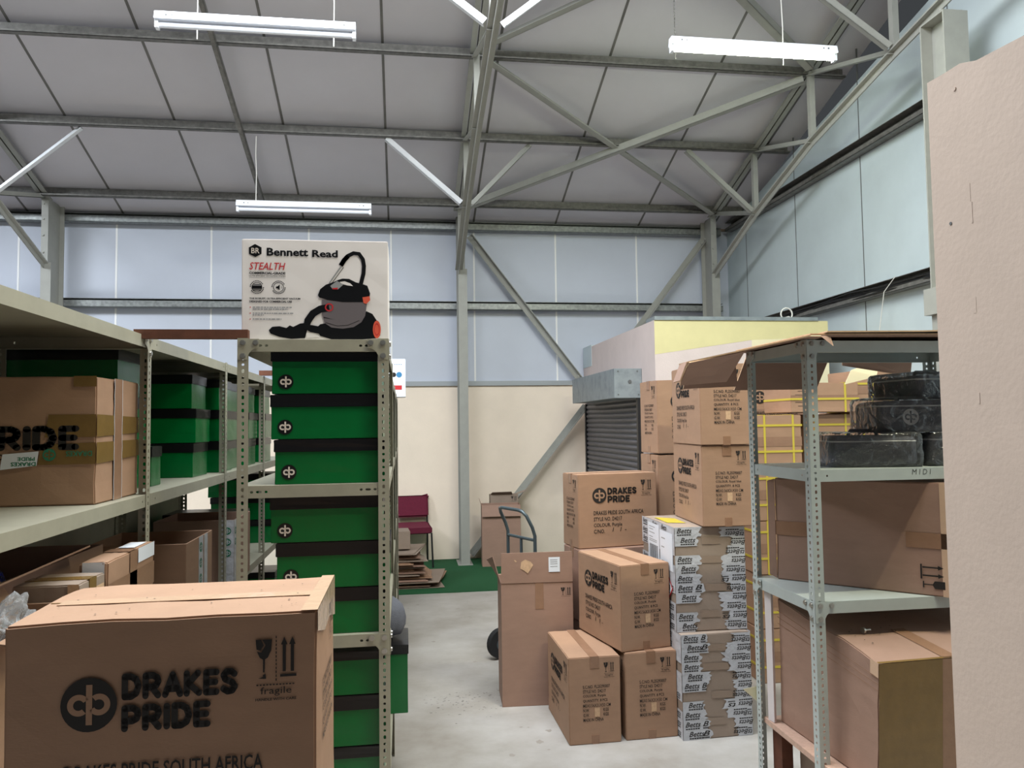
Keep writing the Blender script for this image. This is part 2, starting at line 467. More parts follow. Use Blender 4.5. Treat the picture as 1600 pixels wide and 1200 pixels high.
def seam_tape(w, d, h, along, parent, m, width=0.05, drop=0.06, bottom=True, at=0.5):
    """tape over the closing seam of the top flaps, turned down over both ends"""
    mb = MB(); t = 0.0011; hw = width / 2
    if along == 'y':
        c = w * at
        mb.box(c - hw, -t, h - t, c + hw, d + t, h + t)
        mb.box(c - hw, -2 * t, h - drop, c + hw, t, h + t)
    else:
        c = d * at
        mb.box(-t, c - hw, h - t, w + t, c + hw, h + t)
        mb.box(-2 * t, c - hw, h - drop, t, c + hw, h + t); mb.box(w - t, c - hw, h - drop, w + 2 * t, c + hw, h + t)
    if bottom:
        b = MB()
        if along == 'y': b.box(c - hw * .8, -2 * t, 0.0, c + hw * .8, t, drop * .8)
        else: b.box(-2 * t, c - hw * .8, 0, t, c + hw * .8, drop * .8)
        b.build('packing_tape', m, parent)
    return mb.build('packing_tape', m, parent)
def carton(label, loc, rz, w, d, h, prints=None, tape='y', group=None, m='card', seed=0, amp=0.0015, name='carton', cat='cardboard box', tapem='tape', bottom=True):
    t = thing(name, label, cat, loc, rz, group)
    mb = MB()
    carton_geo(mb, w, d, h, 0, seed=seed, amp=amp)
    F = faces(mb, w, d, h)
    if prints: prints(F, w, d, h)
    mb.build('carton_body', [M[m], M['ink'], M['cardd'], M['paper'], M['red'], M['greenink'], M['tapew'], M['tape'], M['yellow']], t)
    if tape: seam_tape(w, d, h, tape, t, M[tapem], bottom=bottom)
    return t

# ================================================================== the building
XL, XG, YF = -6.0, 4.45, 9.87           # left limit, gable wall face, far wall face
def zc(y): return 4.545 + 0.33 * (9.3 - y)   # underside of the roof sheets

mb = MB(); mb.box(XL, -2.0, -0.1, XG + .1, YF + .1, 0.0)
rng = random.Random(14)
def splat(x, y, r, m, e=1.0, z=.0006):
    n = 11; a0 = rng.uniform(0, 3)
    mb.add([(x + math.cos(a0 + 6.283 * k / n) * r * rng.uniform(.5, 1.2), y + math.sin(a0 + 6.283 * k / n) * r * e * rng.uniform(.5, 1.2), z) for k in range(n)], [tuple(range(n))], m)
for k in range(110):
    splat(.36 + rng.gauss(0, .13), 4.85 + rng.gauss(0, .12), rng.uniform(.002, .010), 1, .35)
for k in range(26):
    splat(rng.uniform(-.05, 1.3), rng.uniform(3.6, 7.6), rng.uniform(.006, .022), 2, .8, .0004)
for x, y, r in ((.72, 4.16, .03), (.80, 4.30, .022), (.95, 3.75, .028), (.55, 4.02, .02), (1.25, 3.85, .03)): splat(x, y, r, 2, .9, .0003)
struct(mb.build('floor', [M['concrete'], M['scuff'], M['stain']]))
mb = MB()
mb.box(XL, YF, 0, XG, YF + .15, 2.225, 0)
mb.box(XL, YF + .02, 2.225, XG, YF + .12, 4.5, 1)
mb.box(XL, YF - .03, 2.225, XG, YF + .06, 2.285, 2)
for x in (-4.603, -3.487, -2.368, -1.179, -.143, .934, 2.027, 3.146):
    mb.box(x - .011, YF + .014, 2.285, x + .011, YF + .021, 4.36, 3)
mb.box(XL, YF - .02, 4.335, XG, YF + .03, 4.5, 4)  # strip with the eave shade painted in, over plain wall panel
struct(mb.build('wall_far', [M['cream'], M['panel'], M['ledge'], M['joint'], M['brown']]))
# gable wall with panel joints
mb = MB()
y0 = -0.5
mb.add([(XG, y0, 0), (XG, YF + .1, 0), (XG, YF + .1, zc(YF)), (XG, y0, zc(y0) if y0 > 3 else zc(3))], [(0, 1, 2, 3)], 0)
mb.add([(XG + .1, y0, 0), (XG + .1, YF + .1, 0), (XG + .1, YF + .1, zc(YF)), (XG + .1, y0, zc(3))], [(3, 2, 1, 0)], 0)
for y in (9.3, 8.04, 6.78, 5.52, 4.26):
    mb.box(XG - .002, y - .006, 0, XG + .01, y + .006, zc(y), 1)
struct(mb.build('wall_right', [M['gpanel'], M['djoint']]))
# roof sheets, left open overhead where the skylight is assumed
mb = MB()
def roof_quad(mb, xa, xb, ya, yb, m, dz=0.0, t=.05):
    a, b = zc(ya) + dz, zc(yb) + dz
    v = [(xa, ya, a), (xb, ya, a), (xb, yb, b), (xa, yb, b), (xa, ya, a + t), (xb, ya, a + t), (xb, yb, b + t), (xa, yb, b + t)]
    mb.add(v, [(0, 3, 2, 1), (4, 5, 6, 7), (0, 1, 5, 4), (1, 2, 6, 5), (2, 3, 7, 6), (3, 0, 4, 7)], m)
roof_quad(mb, XL, XG + .1, 4.9, YF + .12, 0)
roof_quad(mb, XL, XG + .1, -.6, 1.6, 0)
for x in (-5.56, -4.48, -3.39, -2.33, -1.237, -.17, .93, 2.02, 3.16, 4.2):
    roof_quad(mb, x - .012, x + .012, 4.9, YF, 1, -.004, .006)
struct(mb.build('ceiling', [M['ceil'], M['cseam']]))
# painted partition board close on the right, standing proud of the shelving
mb = MB()
prof = [(-.6, 2.50), (.5, 2.44), (1.0, 2.455), (1.12, 2.46), (1.25, 2.487), (1.33, 2.512), (1.40, 2.524), (1.47, 2.53), (1.53, 2.535), (1.58, 2.552), (1.64, 2.553), (1.693, 2.556)]
vs = [(1.3, y, 0) for y, z in prof] + [(1.3, y, z) for y, z in prof] + [(1.33, y, 0) for y, z in prof] + [(1.33, y, z) for y, z in prof]
k = len(prof)
for i in range(k - 1):
    mb.add([vs[i], vs[i + 1], vs[k + i + 1], vs[k + i]], [(0, 1, 2, 3)], 0)
    mb.add([vs[2 * k + i], vs[2 * k + i + 1], vs[3 * k + i + 1], vs[3 * k + i]], [(3, 2, 1, 0)], 0)
    mb.add([vs[k + i], vs[k + i + 1], vs[3 * k + i + 1], vs[3 * k + i]], [(0, 1, 2, 3)], 1)
mb.add([vs[k - 1], vs[2 * k - 1], vs[4 * k - 1], vs[3 * k - 1]], [(0, 1, 2, 3)], 1)
# plaster filler line, a screw hole and a nail head on the face
rng = random.Random(3)
for i in (0, 1, 5, 9):
    z = 2.22 - i * .052
    mb.box(1.2996 - rng.random() * .0006, 1.565 + rng.uniform(-.004, .004), z, 1.301, 1.568 + rng.uniform(-.003, .004), z + rng.uniform(.02, .055), 0)
mb.disc((1.2995, 1.632, 2.185), (1, 0, 0), .004, .002, 2, 10)
mb.disc((1.2995, 1.60, 2.50), (1, 0, 0), .005, .003, 0, 10)
struct(mb.build('wall_partition', [M['board'], M['boardedge'], M['djoint']]))

# the plastered store room in the corner, with its roller shutter
BX, BY, BZ = 2.38, 6.97, 2.695
mb = MB()
mb.box(BX, BY, 0, 4.16, YF, BZ, 0)
f = Face(mb, (BX, BY, BZ), (1, 0, 0), (0, 0, -1), (0, -1, 0), .001)
f.poly([(0, 0), (1.78, 0), (1.78, .16), (.98, .19), (0, .33)], 1)
f.poly([(.98, .19), (1.78, .16), (1.78, .9), (.98, .9)], 2)
mb.box(BX - .0, BY - .012, BZ, 4.05, BY + .25, BZ + .035, 3)
mb.box(BX - .004, 9.42, BZ - .25, BX + .3, YF - .01, BZ + .02, 4)
struct(mb.build('wall_store', [M['pink'], M['yellow'], M['lightyellow'], M['housing'], M['gpanel']]))
dr = struct(thing('door_1', 'grey steel roller shutter with boxed housing on the store room side', 'roller shutter', (0, 0, 0)))
mb = MB()
n = 35
for i in range(n):
    z = 2.0 - i * .0575
    prof = [(BX - .016, z - .0485), (BX - .030, z - .044), (BX - .038, z - .030), (BX - .040, z - .022), (BX - .036, z - .010), (BX - .026, z)]
    vs = [(x, 7.42, zz) for x, zz in prof] + [(x, 9.60, zz) for x, zz in prof]
    mb.add(vs, [(k, k + 1, 7 + k, 6 + k) for k in range(5)], 0)
    mb.box(BX - .022, 7.42, z - .0585, BX - .014, 9.60, z + .001, 1)
mb.build('shutter_curtain', [M['shutter'], M['djoint']], dr)
mb = MB()
mb.box(BX - .29, 7.38, 1.965, BX - .002, 9.28, 2.262, 0)
mb.disc((BX - .13, 7.378, 2.13), (0, 1, 0), .018, .012, 1)
for a, b in ((.25, 2.0), (.04, 2.0), (.25, 2.235), (.05, 2.235)):
    mb.disc((BX - a, 7.378, b), (0, 1, 0), .007, .008, 1, 8)
mb.build('shutter_housing', [M['housing'], M['djoint']], dr, bevel=.004)
for y in (7.39, 9.60):
    mb = MB(); mb.box(BX - .05, y, 0, BX - .001, y + .05, 1.965); mb.build('guide_rail', M['blackm'], dr)

# ------------------------------------------------------------------ steel frame
def zt(y): return 4.435 + .318 * (9.367 - y)      # top chord underside line
BOT = [(9.40, 3.65), (8.2, 4.12), (6.94, 4.50), (5.64, 4.765), (4.3, 5.0)]
def portal(x, label, group, side):
    t = thing('roof_truss', label, 'roof truss', (x, 9.4, 3.65), 0, group)
    def L(y, z, dx=0): return Vector((dx, y - 9.4, z - 3.65))
    ya = 4.3
    mb = MB()
    for s_ in (-1, 1):
        mb.beam(L(9.45, zt(9.45), s_ * .033), L(ya, zt(ya), s_ * .033), .05, .012, 0)
        mb.beam(L(9.45, zt(9.45) + .035, s_ * .012), L(ya, zt(ya) + .035, s_ * .012), .008, .07, 0)
    mb.build('top_chord', M['frame'], t)
    mb = MB()
    for i in range(len(BOT) - 1):
        p, q = BOT[i], BOT[i + 1]
        mb.beam(L(*p), L(*q), .095, .014, 0); mb.beam(L(p[0], p[1] - .03), L(q[0], q[1] - .03), .012, .06, 0)
    mb.build('bottom_chord', M['frame'], t)
    tops = [(9.37, zt(9.37)), (8.12, zt(8.12)), (6.98, zt(6.98)), (5.83, zt(5.83))]
    for i in range(3):
        mb = MB(); p = tops[i]; q = BOT[i + 1]
        mb.angle(L(*p, -.02), L(*q, -.02), .05, .006); mb.build('web_diagonal', M['frame'], t)
        p = tops[i + 1]
        mb = MB(); mb.beam(L(q[0], p[1], .0), L(q[0], q[1], .0), .055, .055, 0, (0, 1, 0)); mb.build('web_post', M['frame'], t)
    return t
FR = [(-4.10, 'grey roof truss at the far left edge, ending on the left column', -1),
      (.70, 'grey roof truss running overhead above the middle wall column', 0),
      (4.05, 'grey roof truss along the right gable wall', 1)]
for x, lb, s_ in FR: portal(x, lb, 'roof trusses', s_)
def column(x, label):
    t = thing('steel_column', label, 'column', (x, 9.4, 0), 0, 'wall columns')
    mb = MB()
    mb.box(-.055, -.01, 0, .055, .004, 3.66, 0)
    mb.box(-.006, 0, 0, .006, .33, 4.42, 0)
    mb.box(-.055, .32, 0, .055, .334, 4.42, 0)
    mb.build('column_shaft', M['frame'], t)
    mb = MB(); mb.box(-.055, -.012, 3.66, .02, .0, 4.44, 0)
    for z in (3.78, 3.98, 4.17, 4.35): mb.disc((-.03, -.018, z), (0, 1, 0), .012, .014, 0, 6)
    mb.build('end_plate', M['frame'], t)
    mb = MB(); mb.box(-.09, -.03, 0, .09, .36, .015, 0); mb.build('base_plate', M['frame'], t)
    mb = MB(); mb.add([(.056, .15, .015), (.056, .16, .015), (.20, .15, .015), (.20, .16, .015), (.056, .15, .26), (.056, .16, .26), (.1, .15, .26), (.1, .16, .26)],
                      [(0, 2, 6, 4), (1, 5, 7, 3), (4, 6, 7, 5), (2, 3, 7, 6)], 0)
    if x == .75 or x == .70: mb.build('base_gusset', M['frame'], t)
    return t
column(-4.08, 'grey steel wall column at the far left edge')
column(.745, 'grey steel wall column standing on the green carpet')
column(4.06, 'grey steel wall column in the far right corner')
# short stub column seen above the partition board
t = thing('steel_column', 'grey steel column head above the torn partition board edge', 'column', (4.08, 5.11, 2.7), 0, 'wall columns')
mb = MB(); mb.box(-.10, -.13, 0, .10, -.118, 2.04); mb.box(-.10, .118, 0, .10, .13, 2.04); mb.box(-.006, -.12, 0, .006, .12, 2.04)
mb.build('column_shaft', M['frame'], t)
mb = MB(); mb.box(-.10, -.13, 2.04, .10, .13, 2.052)
for a in (-.08, .08): mb.disc((a, -.08, 2.068), (0, 0, 1), .015, .016, 0, 6)
mb.build('cap_plate', M['frame'], t)
mb = MB(); mb.box(-.14, -.16, -.2, .14, .16, 0); mb.box(-.1, -.13, -2.7, .1, .13, -.2); mb.build('column_base', M['frame'], t)

def zed(mb, x0, x1, y, z, h=.105, w=.06, t=.004, m=0):
    mb.box(x0, y - t / 2, z, x1, y + t / 2, z + h, m)
    mb.box(x0, y - w, z, x1, y, z + t, m); mb.box(x0, y - w, z, x1, y - w + t, z + .02, m)
    mb.box(x0, y, z + h - t, x1, y + w, z + h, m)
for y, lb in ((9.34, 'galvanised eave purlin along the top of the far wall'), (8.13, 'galvanised roof purlin, second from the far wall'),
              (6.99, 'galvanised roof purlin behind the lit lamp, third from the far wall'), (5.83, 'galvanised roof purlin nearest the camera, fourth from the far wall')):
    mb = MB(); zed(mb, XL, XG - .02, y, zt(y) - .03 if y < 9 else 4.42)
    tag(mb.build('roof_purlin', M['galvd']), lb, 'purlin', 'roof purlins')
def girt_x(z, lb):
    mb = MB(); x0, x1 = XL, 4.3
    mb.box(x0, 9.82, z, x1, 9.824, z + .10, 0); mb.box(x0, 9.74, z, x1, 9.824, z + .004, 0)
    mb.box(x0, 9.74, z + .10, x1, 9.824, z + .104, 0); mb.box(x0, 9.74, z, x1, 9.744, z + .078, 0); mb.box(x0, 9.82, z, x1, 9.868, z + .012, 0)
    tag(mb.build('wall_girt', M['galv']), lb, 'wall girt', 'wall girts')
girt_x(4.245, 'galvanised girt high on the far wall under the eave')
girt_x(3.205, 'galvanised girt halfway up the far wall panels')
def girt_y(z, lb):
    mb = MB(); y0, y1 = 3.6, 9.72
    mb.box(XG - .006, y0, z, XG - .002, y1, z + .12, 0); mb.box(XG - .10, y0, z, XG - .002, y1, z + .004, 0)
    mb.box(XG - .10, y0, z + .116, XG - .002, y1, z + .12, 0); mb.box(XG - .10, y0, z, XG - .096, y1, z + .045, 0)
    tag(mb.build('wall_girt', M['galvd']), lb, 'wall girt', 'wall girts')
girt_y(4.29, 'dark steel girt high on the right gable wall')
girt_y(2.86, 'dark steel girt low on the right gable wall carrying cables')

def fly(p, q, lb, m='frame'):
    mb = MB(); mb.angle(p, q, .055, .006)
    tag(mb.build('fly_brace', M[m]), lb, 'brace', 'fly braces')
yb, zb = 8.2, 4.14
zp = zt(8.13) - .03
fly((.64, yb, zb), (-.16, 8.13, zp), 'pale angle brace from middle truss up to the second purlin, left side', 'framew')
fly((.76, yb, zb), (1.40, 8.13, zp), 'angle brace from middle truss up to the second purlin, right side')
fly((4.0, yb, zb), (3.20, 8.13, zp), 'angle brace from right truss up to the second purlin')
fly((-4.04, yb, zb), (-3.23, 8.13, zp), 'pale angle brace from left truss up to the second purlin', 'framew')
yb, zb = 5.64, 4.79
zp = zt(5.83) - .03
fly((.64, yb, zb), (-.2, 5.83, zp), 'white angle brace at the top of the picture left of middle truss', 'framew')
fly((.78, yb, zb), (1.6, 5.83, zp), 'white angle brace at the top of the picture right of middle truss', 'framew')
fly((4.0, yb, zb), (3.2, 5.83, zp), 'angle brace from right truss up to the nearest purlin above the lit lamp')
def xb(p, q, lb):
    mb = MB(); mb.angle(p, q, .075, .007)
    tag(mb.build('roof_brace', M['frame']), lb, 'brace', 'roof cross braces')
xb((.80, 6.95, zt(6.95) - .03), (4.0, 9.3, zt(9.3) - .02), 'long roof cross brace falling from the middle truss to the right corner')
xb((4.0, 6.98, zt(6.98) - .06), (.80, 9.25, zt(9.25) - .06), 'long roof cross brace rising from the middle column to the right truss')
xb((.80, 6.8, zt(6.8) - .01), (4.0, 4.6, zt(4.6) - .03), 'roof cross brace leaving the middle truss towards the top of the picture')
xb((4.0, 6.85, zt(6.85) - .03), (.80, 4.6, zt(4.6) - .08), 'roof cross brace rising behind the lit lamp from the right truss')
def wb(p, q, lb):
    mb = MB(); mb.angle(p, q, .075, .008, 0, (0, -1, 0))
    for c, d in ((p, q), (q, p)):
        c = Vector(c); d = (Vector(d) - c).normalized()
        for s_ in (.05, .12): mb.disc(c + d * s_ + Vector((0, -.045, 0)), (0, 1, 0), .013, .014, 0, 6)
    tag(mb.build('wall_brace', M['frame']), lb, 'brace', 'wall braces')
wb((.86, 9.70, 4.16), (2.33, 9.70, 2.24), 'diagonal wall brace falling right from the middle column to the shutter housing')
wb((4.06, 9.70, 4.21), (2.45, 9.70, 2.15), 'diagonal wall brace falling left from the corner column behind the store room')
wb((2.36, 9.70, 1.95), (.84, 9.70, .08), 'low diagonal wall brace falling from under the shutter housing to the middle column foot')
# sag bar under the purlins
mb = MB(); mb.angle((-1.64, 9.3, 4.40), (-1.66, 4.6, zt(4.6) - .05), .045, .006)
tag(mb.build('sag_bar', M['galvd']), 'thin steel bar running up the roof under the purlins, left of the middle truss', 'roof bar')

# cables, insulator ring and strings on the low gable girt
t = thing('cable_bundle', 'black cables lying on the low girt of the right wall', 'cables', (XG - .06, 5.5, 2.868))
for k in range(5):
    rng = random.Random(k)
    pts = [(rng.uniform(-.05, .01) - .02, y, .012 + .012 * k + rng.uniform(-.004, .03) * (1 if 1 < y < 2.6 else .3)) for y in [-1.8 + .45 * j for j in range(11)]]
    mb = MB(); mb.tube(pts, .008, 0, 6); mb.build('cable', M['cable'], t)
mb = MB()
pts = [(3.80 + .06 * math.cos(a), 7.10, 2.78 + .06 * math.sin(a)) for a in [rd(10 * k) for k in range(37)]]
mb.tube(pts, .008, 0, 6); mb.tube([(3.80, 7.06, 2.735), (3.80, 7.16, 2.735)], .02, 0, 10)
tag(mb.build('wire_coil', M['cord']), 'small coil of white wire on the store room roof edge', 'wire coil')
mb = MB()
mb.tube([(4.33, 6.15, 2.98), (4.32, 6.3, 2.87), (4.31, 6.38, 2.5), (4.33, 6.42, 2.2)], .004, 0, 6)
tag(mb.build('loose_string', M['cord']), 'loose white string hanging from the low girt on the right wall', 'string')

# ------------------------------------------------------------------ lamps
def lamp(loc, label, L, on, cords, tilt=0.0):
    t = thing('ceiling_lamp', label, 'lamp', loc, 0, 'hanging fluorescent lamps', (0, tilt, 0))
    mb = MB(); h = L / 2
    mb.add([(-h, -.03, .03), (h, -.03, .03), (h, .03, .03), (-h, .03, .03), (-h, -.045, -.03), (h, -.045, -.03), (h, .045, -.03), (-h, .045, -.03)],
           [(0, 1, 2, 3), (7, 6, 5, 4), (0, 4, 5, 1), (1, 5, 6, 2), (2, 6, 7, 3), (3, 7, 4, 0)], 0)
    for s_ in (-1, 1): mb.disc((s_ * (h - .08), -.04, .0), (0, 1, 0), .006, .006, 1, 8); mb.disc((s_ * (h - .12), -.04, .0), (0, 1, 0), .004, .006, 1, 8)
    mb.build('lamp_body', [M['white'], M['djoint']], t)
    for s_ in (-1, 1):
        mb = MB(); mb.box(s_ * (h - .012) - .012, -.025, -.085, s_ * (h - .012) + .012, .025, -.03); mb.build('tube_holder', M['white'], t)
    mb = MB(); mb.tube([(-h + .024, 0, -.058), (h - .024, 0, -.058)], .019, 0, 14)
    mb.build('fluorescent_tube', M['tubeon'] if on else M['tubeoff'], t)
    for x, y, top in cords:
        mb = MB()
        if top < 0: # chain
            for k in range(int(-top / .03)): mb.box(x - .004, y - .004, .03 + k * .03, x + .004, y + .004, .052 + k * .03)
            mb.build('suspension_chain', M['galvd'], t)
        else:
            mb.tube([(x, y, .03), (x + .004, y, .03 + top * .4), (x - .003, y, .03 + top * .7), (x, y, top)], .005, 0, 6); mb.build('suspension_cord', M['cord'], t)
    return t
lamp((-1.01, 5.48, 4.60), 'unlit white fluorescent lamp hanging at the top left', 1.375, False, [(-.50, .35, .86), (.5, .35, .86)], .0)
lamp((-1.005, 8.08, 4.035), 'unlit white fluorescent lamp above the vacuum cleaner carton', 1.37, False, [(-.50, .04, .73)], .0)
lamp((2.745, 5.5, 4.655), 'lit fluorescent lamp glowing at the top right', 1.37, True, [(.42, .33, .84), (-.52, .33, -.84)], .0)

# carpet
mb = MB(); mb.box(-1.9, 7.93, 0, 2.34, 9.86, .008)
tag(mb.build('carpet', M['carpet']), 'dark green carpet on the concrete floor along the far wall', 'carpet')

# ================================================================== shelving
def strip_mesh(mb, L, wd, holes, place, m=0):
    """flat strip along s (length) and c (-wd/2..wd/2) with octagonal holes (s, half length, half width, c)"""
    holes = sorted(holes)
    s0 = 0.0
    def quad(a, b):
        mb.add([place(a, -wd / 2), place(b, -wd / 2), place(b, wd / 2), place(a, wd / 2)], [(0, 1, 2, 3)], m)
    for (hs, hl, hw, c) in holes:
        a, b = hs - hl - .002, hs + hl + .002
        if a > s0 + 1e-6: quad(s0, a)
        outer = [(a, -wd / 2), (hs, -wd / 2), (b, -wd / 2), (b, c), (b, wd / 2), (hs, wd / 2), (a, wd / 2), (a, c)]
        k = .62
        inner = [(hs - hl * k, c - hw), (hs, c - hw), (hs + hl * k, c - hw), (hs + hl, c), (hs + hl * k, c + hw), (hs, c + hw), (hs - hl * k, c + hw), (hs - hl, c)]
        v = [place(*p) for p in outer] + [place(*p) for p in inner]
        mb.add(v, [(i, (i + 1) % 8, 8 + (i + 1) % 8, 8 + i) for i in range(8)], m)
        s0 = b
    if L > s0: quad(s0, L)
def solid(o, t):
    md = o.modifiers.new('thickness', 'SOLIDIFY'); md.thickness = t; md.offset = 0
_post = {}
def post_mesh(H):
    if H in _post: return _post[H]
    mb = MB(); a = .04
    holes = []
    k = 0; z = .02
    while z < H - .01:
        holes.append((z, .0048 if k % 2 else .0078, .0048, 0)); z += .0245; k += 1
    strip_mesh(mb, H, a, holes, lambda s, c: Vector((a / 2 + c, 0, s)))
    strip_mesh(mb, H, a, holes, lambda s, c: Vector((0, a / 2 + c, s)))
    o = mb.build('post', M['rack']); me = o.data; bpy.data.objects.remove(o)
    _post[H] = me
    return me
_bolt = []
def bolt(p, axis, parent):
    if not _bolt:
        mb = MB(); mb.disc((0, 0, .003), (0, 0, 1), .0085, .006, 0, 6); mb.disc((0, 0, .0005), (0, 0, 1), .011, .001, 0, 12)
        o = mb.build('bolt', M['bolt']); _bolt.append(o.data); bpy.data.objects.remove(o)
    o = bpy.data.objects.new('bolt', _bolt[0]); COL.objects.link(o); o.parent = parent
    o.location = p; o.rotation_euler = Vector(axis).to_track_quat('Z', 'Y').to_euler()
def shelf_mesh(w, d, slots):
    mb = MB(); lip = .045; e = .003
    mb.add([(e, e, 0), (w - e, e, 0), (w - e, d - e, 0), (e, d - e, 0)], [(0, 1, 2, 3)], 0)
    def hs(L): return [(s, .011 if i == 1 else .006, .0042, 0) for i, s in enumerate((.052, .078, .104))] + [(L - s, .011 if i == 1 else .006, .0042, 0) for i, s in enumerate((.052, .078, .104))] if slots else [(.07, .004, .004, 0), (L - .07, .004, .004, 0)]
    strip_mesh(mb, w, lip, hs(w), lambda s, c: Vector((s, e, -lip / 2 + c)))
    strip_mesh(mb, w, lip, hs(w), lambda s, c: Vector((s, d - e, -lip / 2 + c)))
    strip_mesh(mb, d, lip, hs(d), lambda s, c: Vector((e, s, -lip / 2 + c)))
    strip_mesh(mb, d, lip, hs(d), lambda s, c: Vector((w - e, s, -lip / 2 + c)))
    for y in (e, d - e): mb.add([(e, y, -lip), (w - e, y, -lip), (w - e, y + (.012 if y < .1 else -.012), -lip), (e, y + (.012 if y < .1 else -.012), -lip)], [(0, 1, 2, 3)], 0)
    return mb
def gusset_mesh(mb, p, ax, down, n, size=.078):
    # corner plate with a concave cut, in the plane of ax (horizontal) and z
    p = Vector(p); ax = Vector(ax); n = Vector(n)
    pts = [(0, 0), (size, 0), (size, -.034)]
    for k in range(6):
        a = rd(k * 18); pts.append((size - (size - .036) * math.sin(a) * 1.0, -.034 - (size - .036) * (1 - math.cos(a))))
    pts.append((.036, -size)); pts.append((0, -size))
    P = [p + ax * x + Vector((0, 0, y)) for x, y in pts]
    mb.sheet(P, .0015)
def rack(label, x0, y0, w, d, H, levels, corners, gus, slots=False, group='steel shelving bays', m='rack'):
    """corners: which of the four posts (0..3 counter-clockwise from front left) this bay owns"""
    t = thing('shelving_rack', label, 'shelving', (x0, y0, 0), 0, group)
    cs = [(0, 0), (w, 0), (w, d), (0, d)]
    for i in corners:
        o = bpy.data.objects.new('post', post_mesh(H)); COL.objects.link(o); o.parent = t
        o.location = (cs[i][0], cs[i][1], 0); o.rotation_euler = (0, 0, rd(90 * i)); solid(o, .0018)
        if m != 'rack': o.material_slots[0].link = 'OBJECT'; o.material_slots[0].material = M[m]
    for lv in levels:
        o = shelf_mesh(w, d, slots).build('shelf', M[m], t); o.location = (0, 0, lv); solid(o, .0012)
    for (i, face, z) in gus:
        # face: 'x' plate lies in the plane y = const, 'y' plate in the plane x = const
        cx, cy = cs[i]
        sx = 1 if cx == 0 else -1; sy = 1 if cy == 0 else -1
        mb = MB()
        if face == 'x':
            gusset_mesh(mb, (cx, cy - sy * .0022, z), (sx, 0, 0), 1, (0, -sy, 0))
            mb.build('gusset_plate', M[m], t)
            for bx, bz in ((.02, -.014), (.066, -.014), (.02, -.064)): bolt((cx + sx * bx, cy - sy * .0035, z + bz), (0, -sy, 0), t)
        else:
            gusset_mesh(mb, (cx - sx * .0022, cy, z), (0, sy, 0), 1, (-sx, 0, 0))
            mb.build('gusset_plate', M[m], t)
            for bx, bz in ((.02, -.014), (.066, -.014), (.02, -.064)): bolt((cx - sx * .0035, cy + sy * bx, z + bz), (-sx, 0, 0), t)
    return t
# middle row: end panel faces the camera
BW, BX0, BY0, BH = .556, -.611, 2.95, 2.055
rack('grey bolted shelving rack in the middle, its end stacked with green boxes', BX0, BY0, BW, 1.2, BH, [2.05, 1.503, .940, .36], (0, 1, 2, 3),
     [(0, 'x', 2.052), (1, 'x', 2.052), (0, 'x', .94), (1, 'x', .94), (1, 'y', 2.052), (1, 'y', .94)], True)
for i in range(3):
    rack('grey bolted shelving rack in the middle row, %s bay behind the front one' % ('first', 'second', 'third')[i], BX0, BY0 + 1.2 * (i + 1) + .004, BW, 1.196, 1.99, [1.985, 1.503, .94, .36], (1, 2, 3) if i else (2, 3), [])
# left row
AX0, AW = -1.50, .55
AYS = [1.83, 3.06, 4.33, 5.48, 6.7]
for i, lb in enumerate(('grey bolted shelving bay at the left edge holding a taped carton', 'grey bolted shelving bay of the left row full of green boxes, second from the camera', 'grey bolted shelving bay of the left row, third from the camera', 'grey bolted shelving bay of the left row, farthest from the camera')):
    rack(lb, AX0, AYS[i] + .004, AW, AYS[i + 1] - AYS[i] - .004, 2.075, [2.07, 1.475, .86, .3], (0, 1, 2, 3) if i == 0 else (2, 3), [(1, 'y', 2.07), (2, 'y', 2.07)] if i == 0 else [])
    if i < 3:
        mb = MB(); mb.box(-.006, .004, .30, -.004, AYS[i + 1] - AYS[i] - .006, 2.04)
        mb.build('back_panel', M['rack'], bpy.data.objects['shelving_rack.%03d' % (4 + i)])
# right rack
RX, RY, RW, RD, RH = 1.56, 2.77, .92, .52, 2.035
rr = rack('pale grey bolted shelving rack on the right with black bags and large cartons', RX, RY, RW, RD, RH, [2.03, 1.525, 1.02], (0, 1, 2, 3),
     [(0, 'x', 2.032), (0, 'y', 2.032), (3, 'y', 2.032), (0, 'x', 1.02), (0, 'y', 1.02), (3, 'y', 1.02)], False, m='rackw')
bolt((RX + .02, RY - .003, 1.51), (0, -1, 0), rr)
mb = MB()   # pencilled word on the middle shelf lip
f = Face(mb, (RX, RY + .003, 1.525), (1, 0, 0), (0, 0, -1), (0, -1, 0), .001)
f.text('M I D I', .43, .005, .512, .026, 0, -.012, .15)
o = mb.build('handwriting', M['ink'], rr); o.location = (-RX, -RY, 0)
# rust brown flat bars tying the two rows together
mb = MB(); mb.box(-.955, 2.99, 2.036, -.60, 3.03, 2.062)
mb2 = MB(); mb2.box(-.98, 2.955, 2.054, -.575, 2.99, 2.088)
tag(mb2.build('tie_bar', M['rust']), 'rust brown bar bridging the left and middle racks, beside the vacuum carton', 'bar', 'tie bars')
mb = MB(); mb.box(-.98, 5.42, 2.078, -.575, 5.46, 2.112)
tag(mb.build('tie_bar', M['rust']), 'rust brown bar bridging the racks farther back', 'bar', 'tie bars')

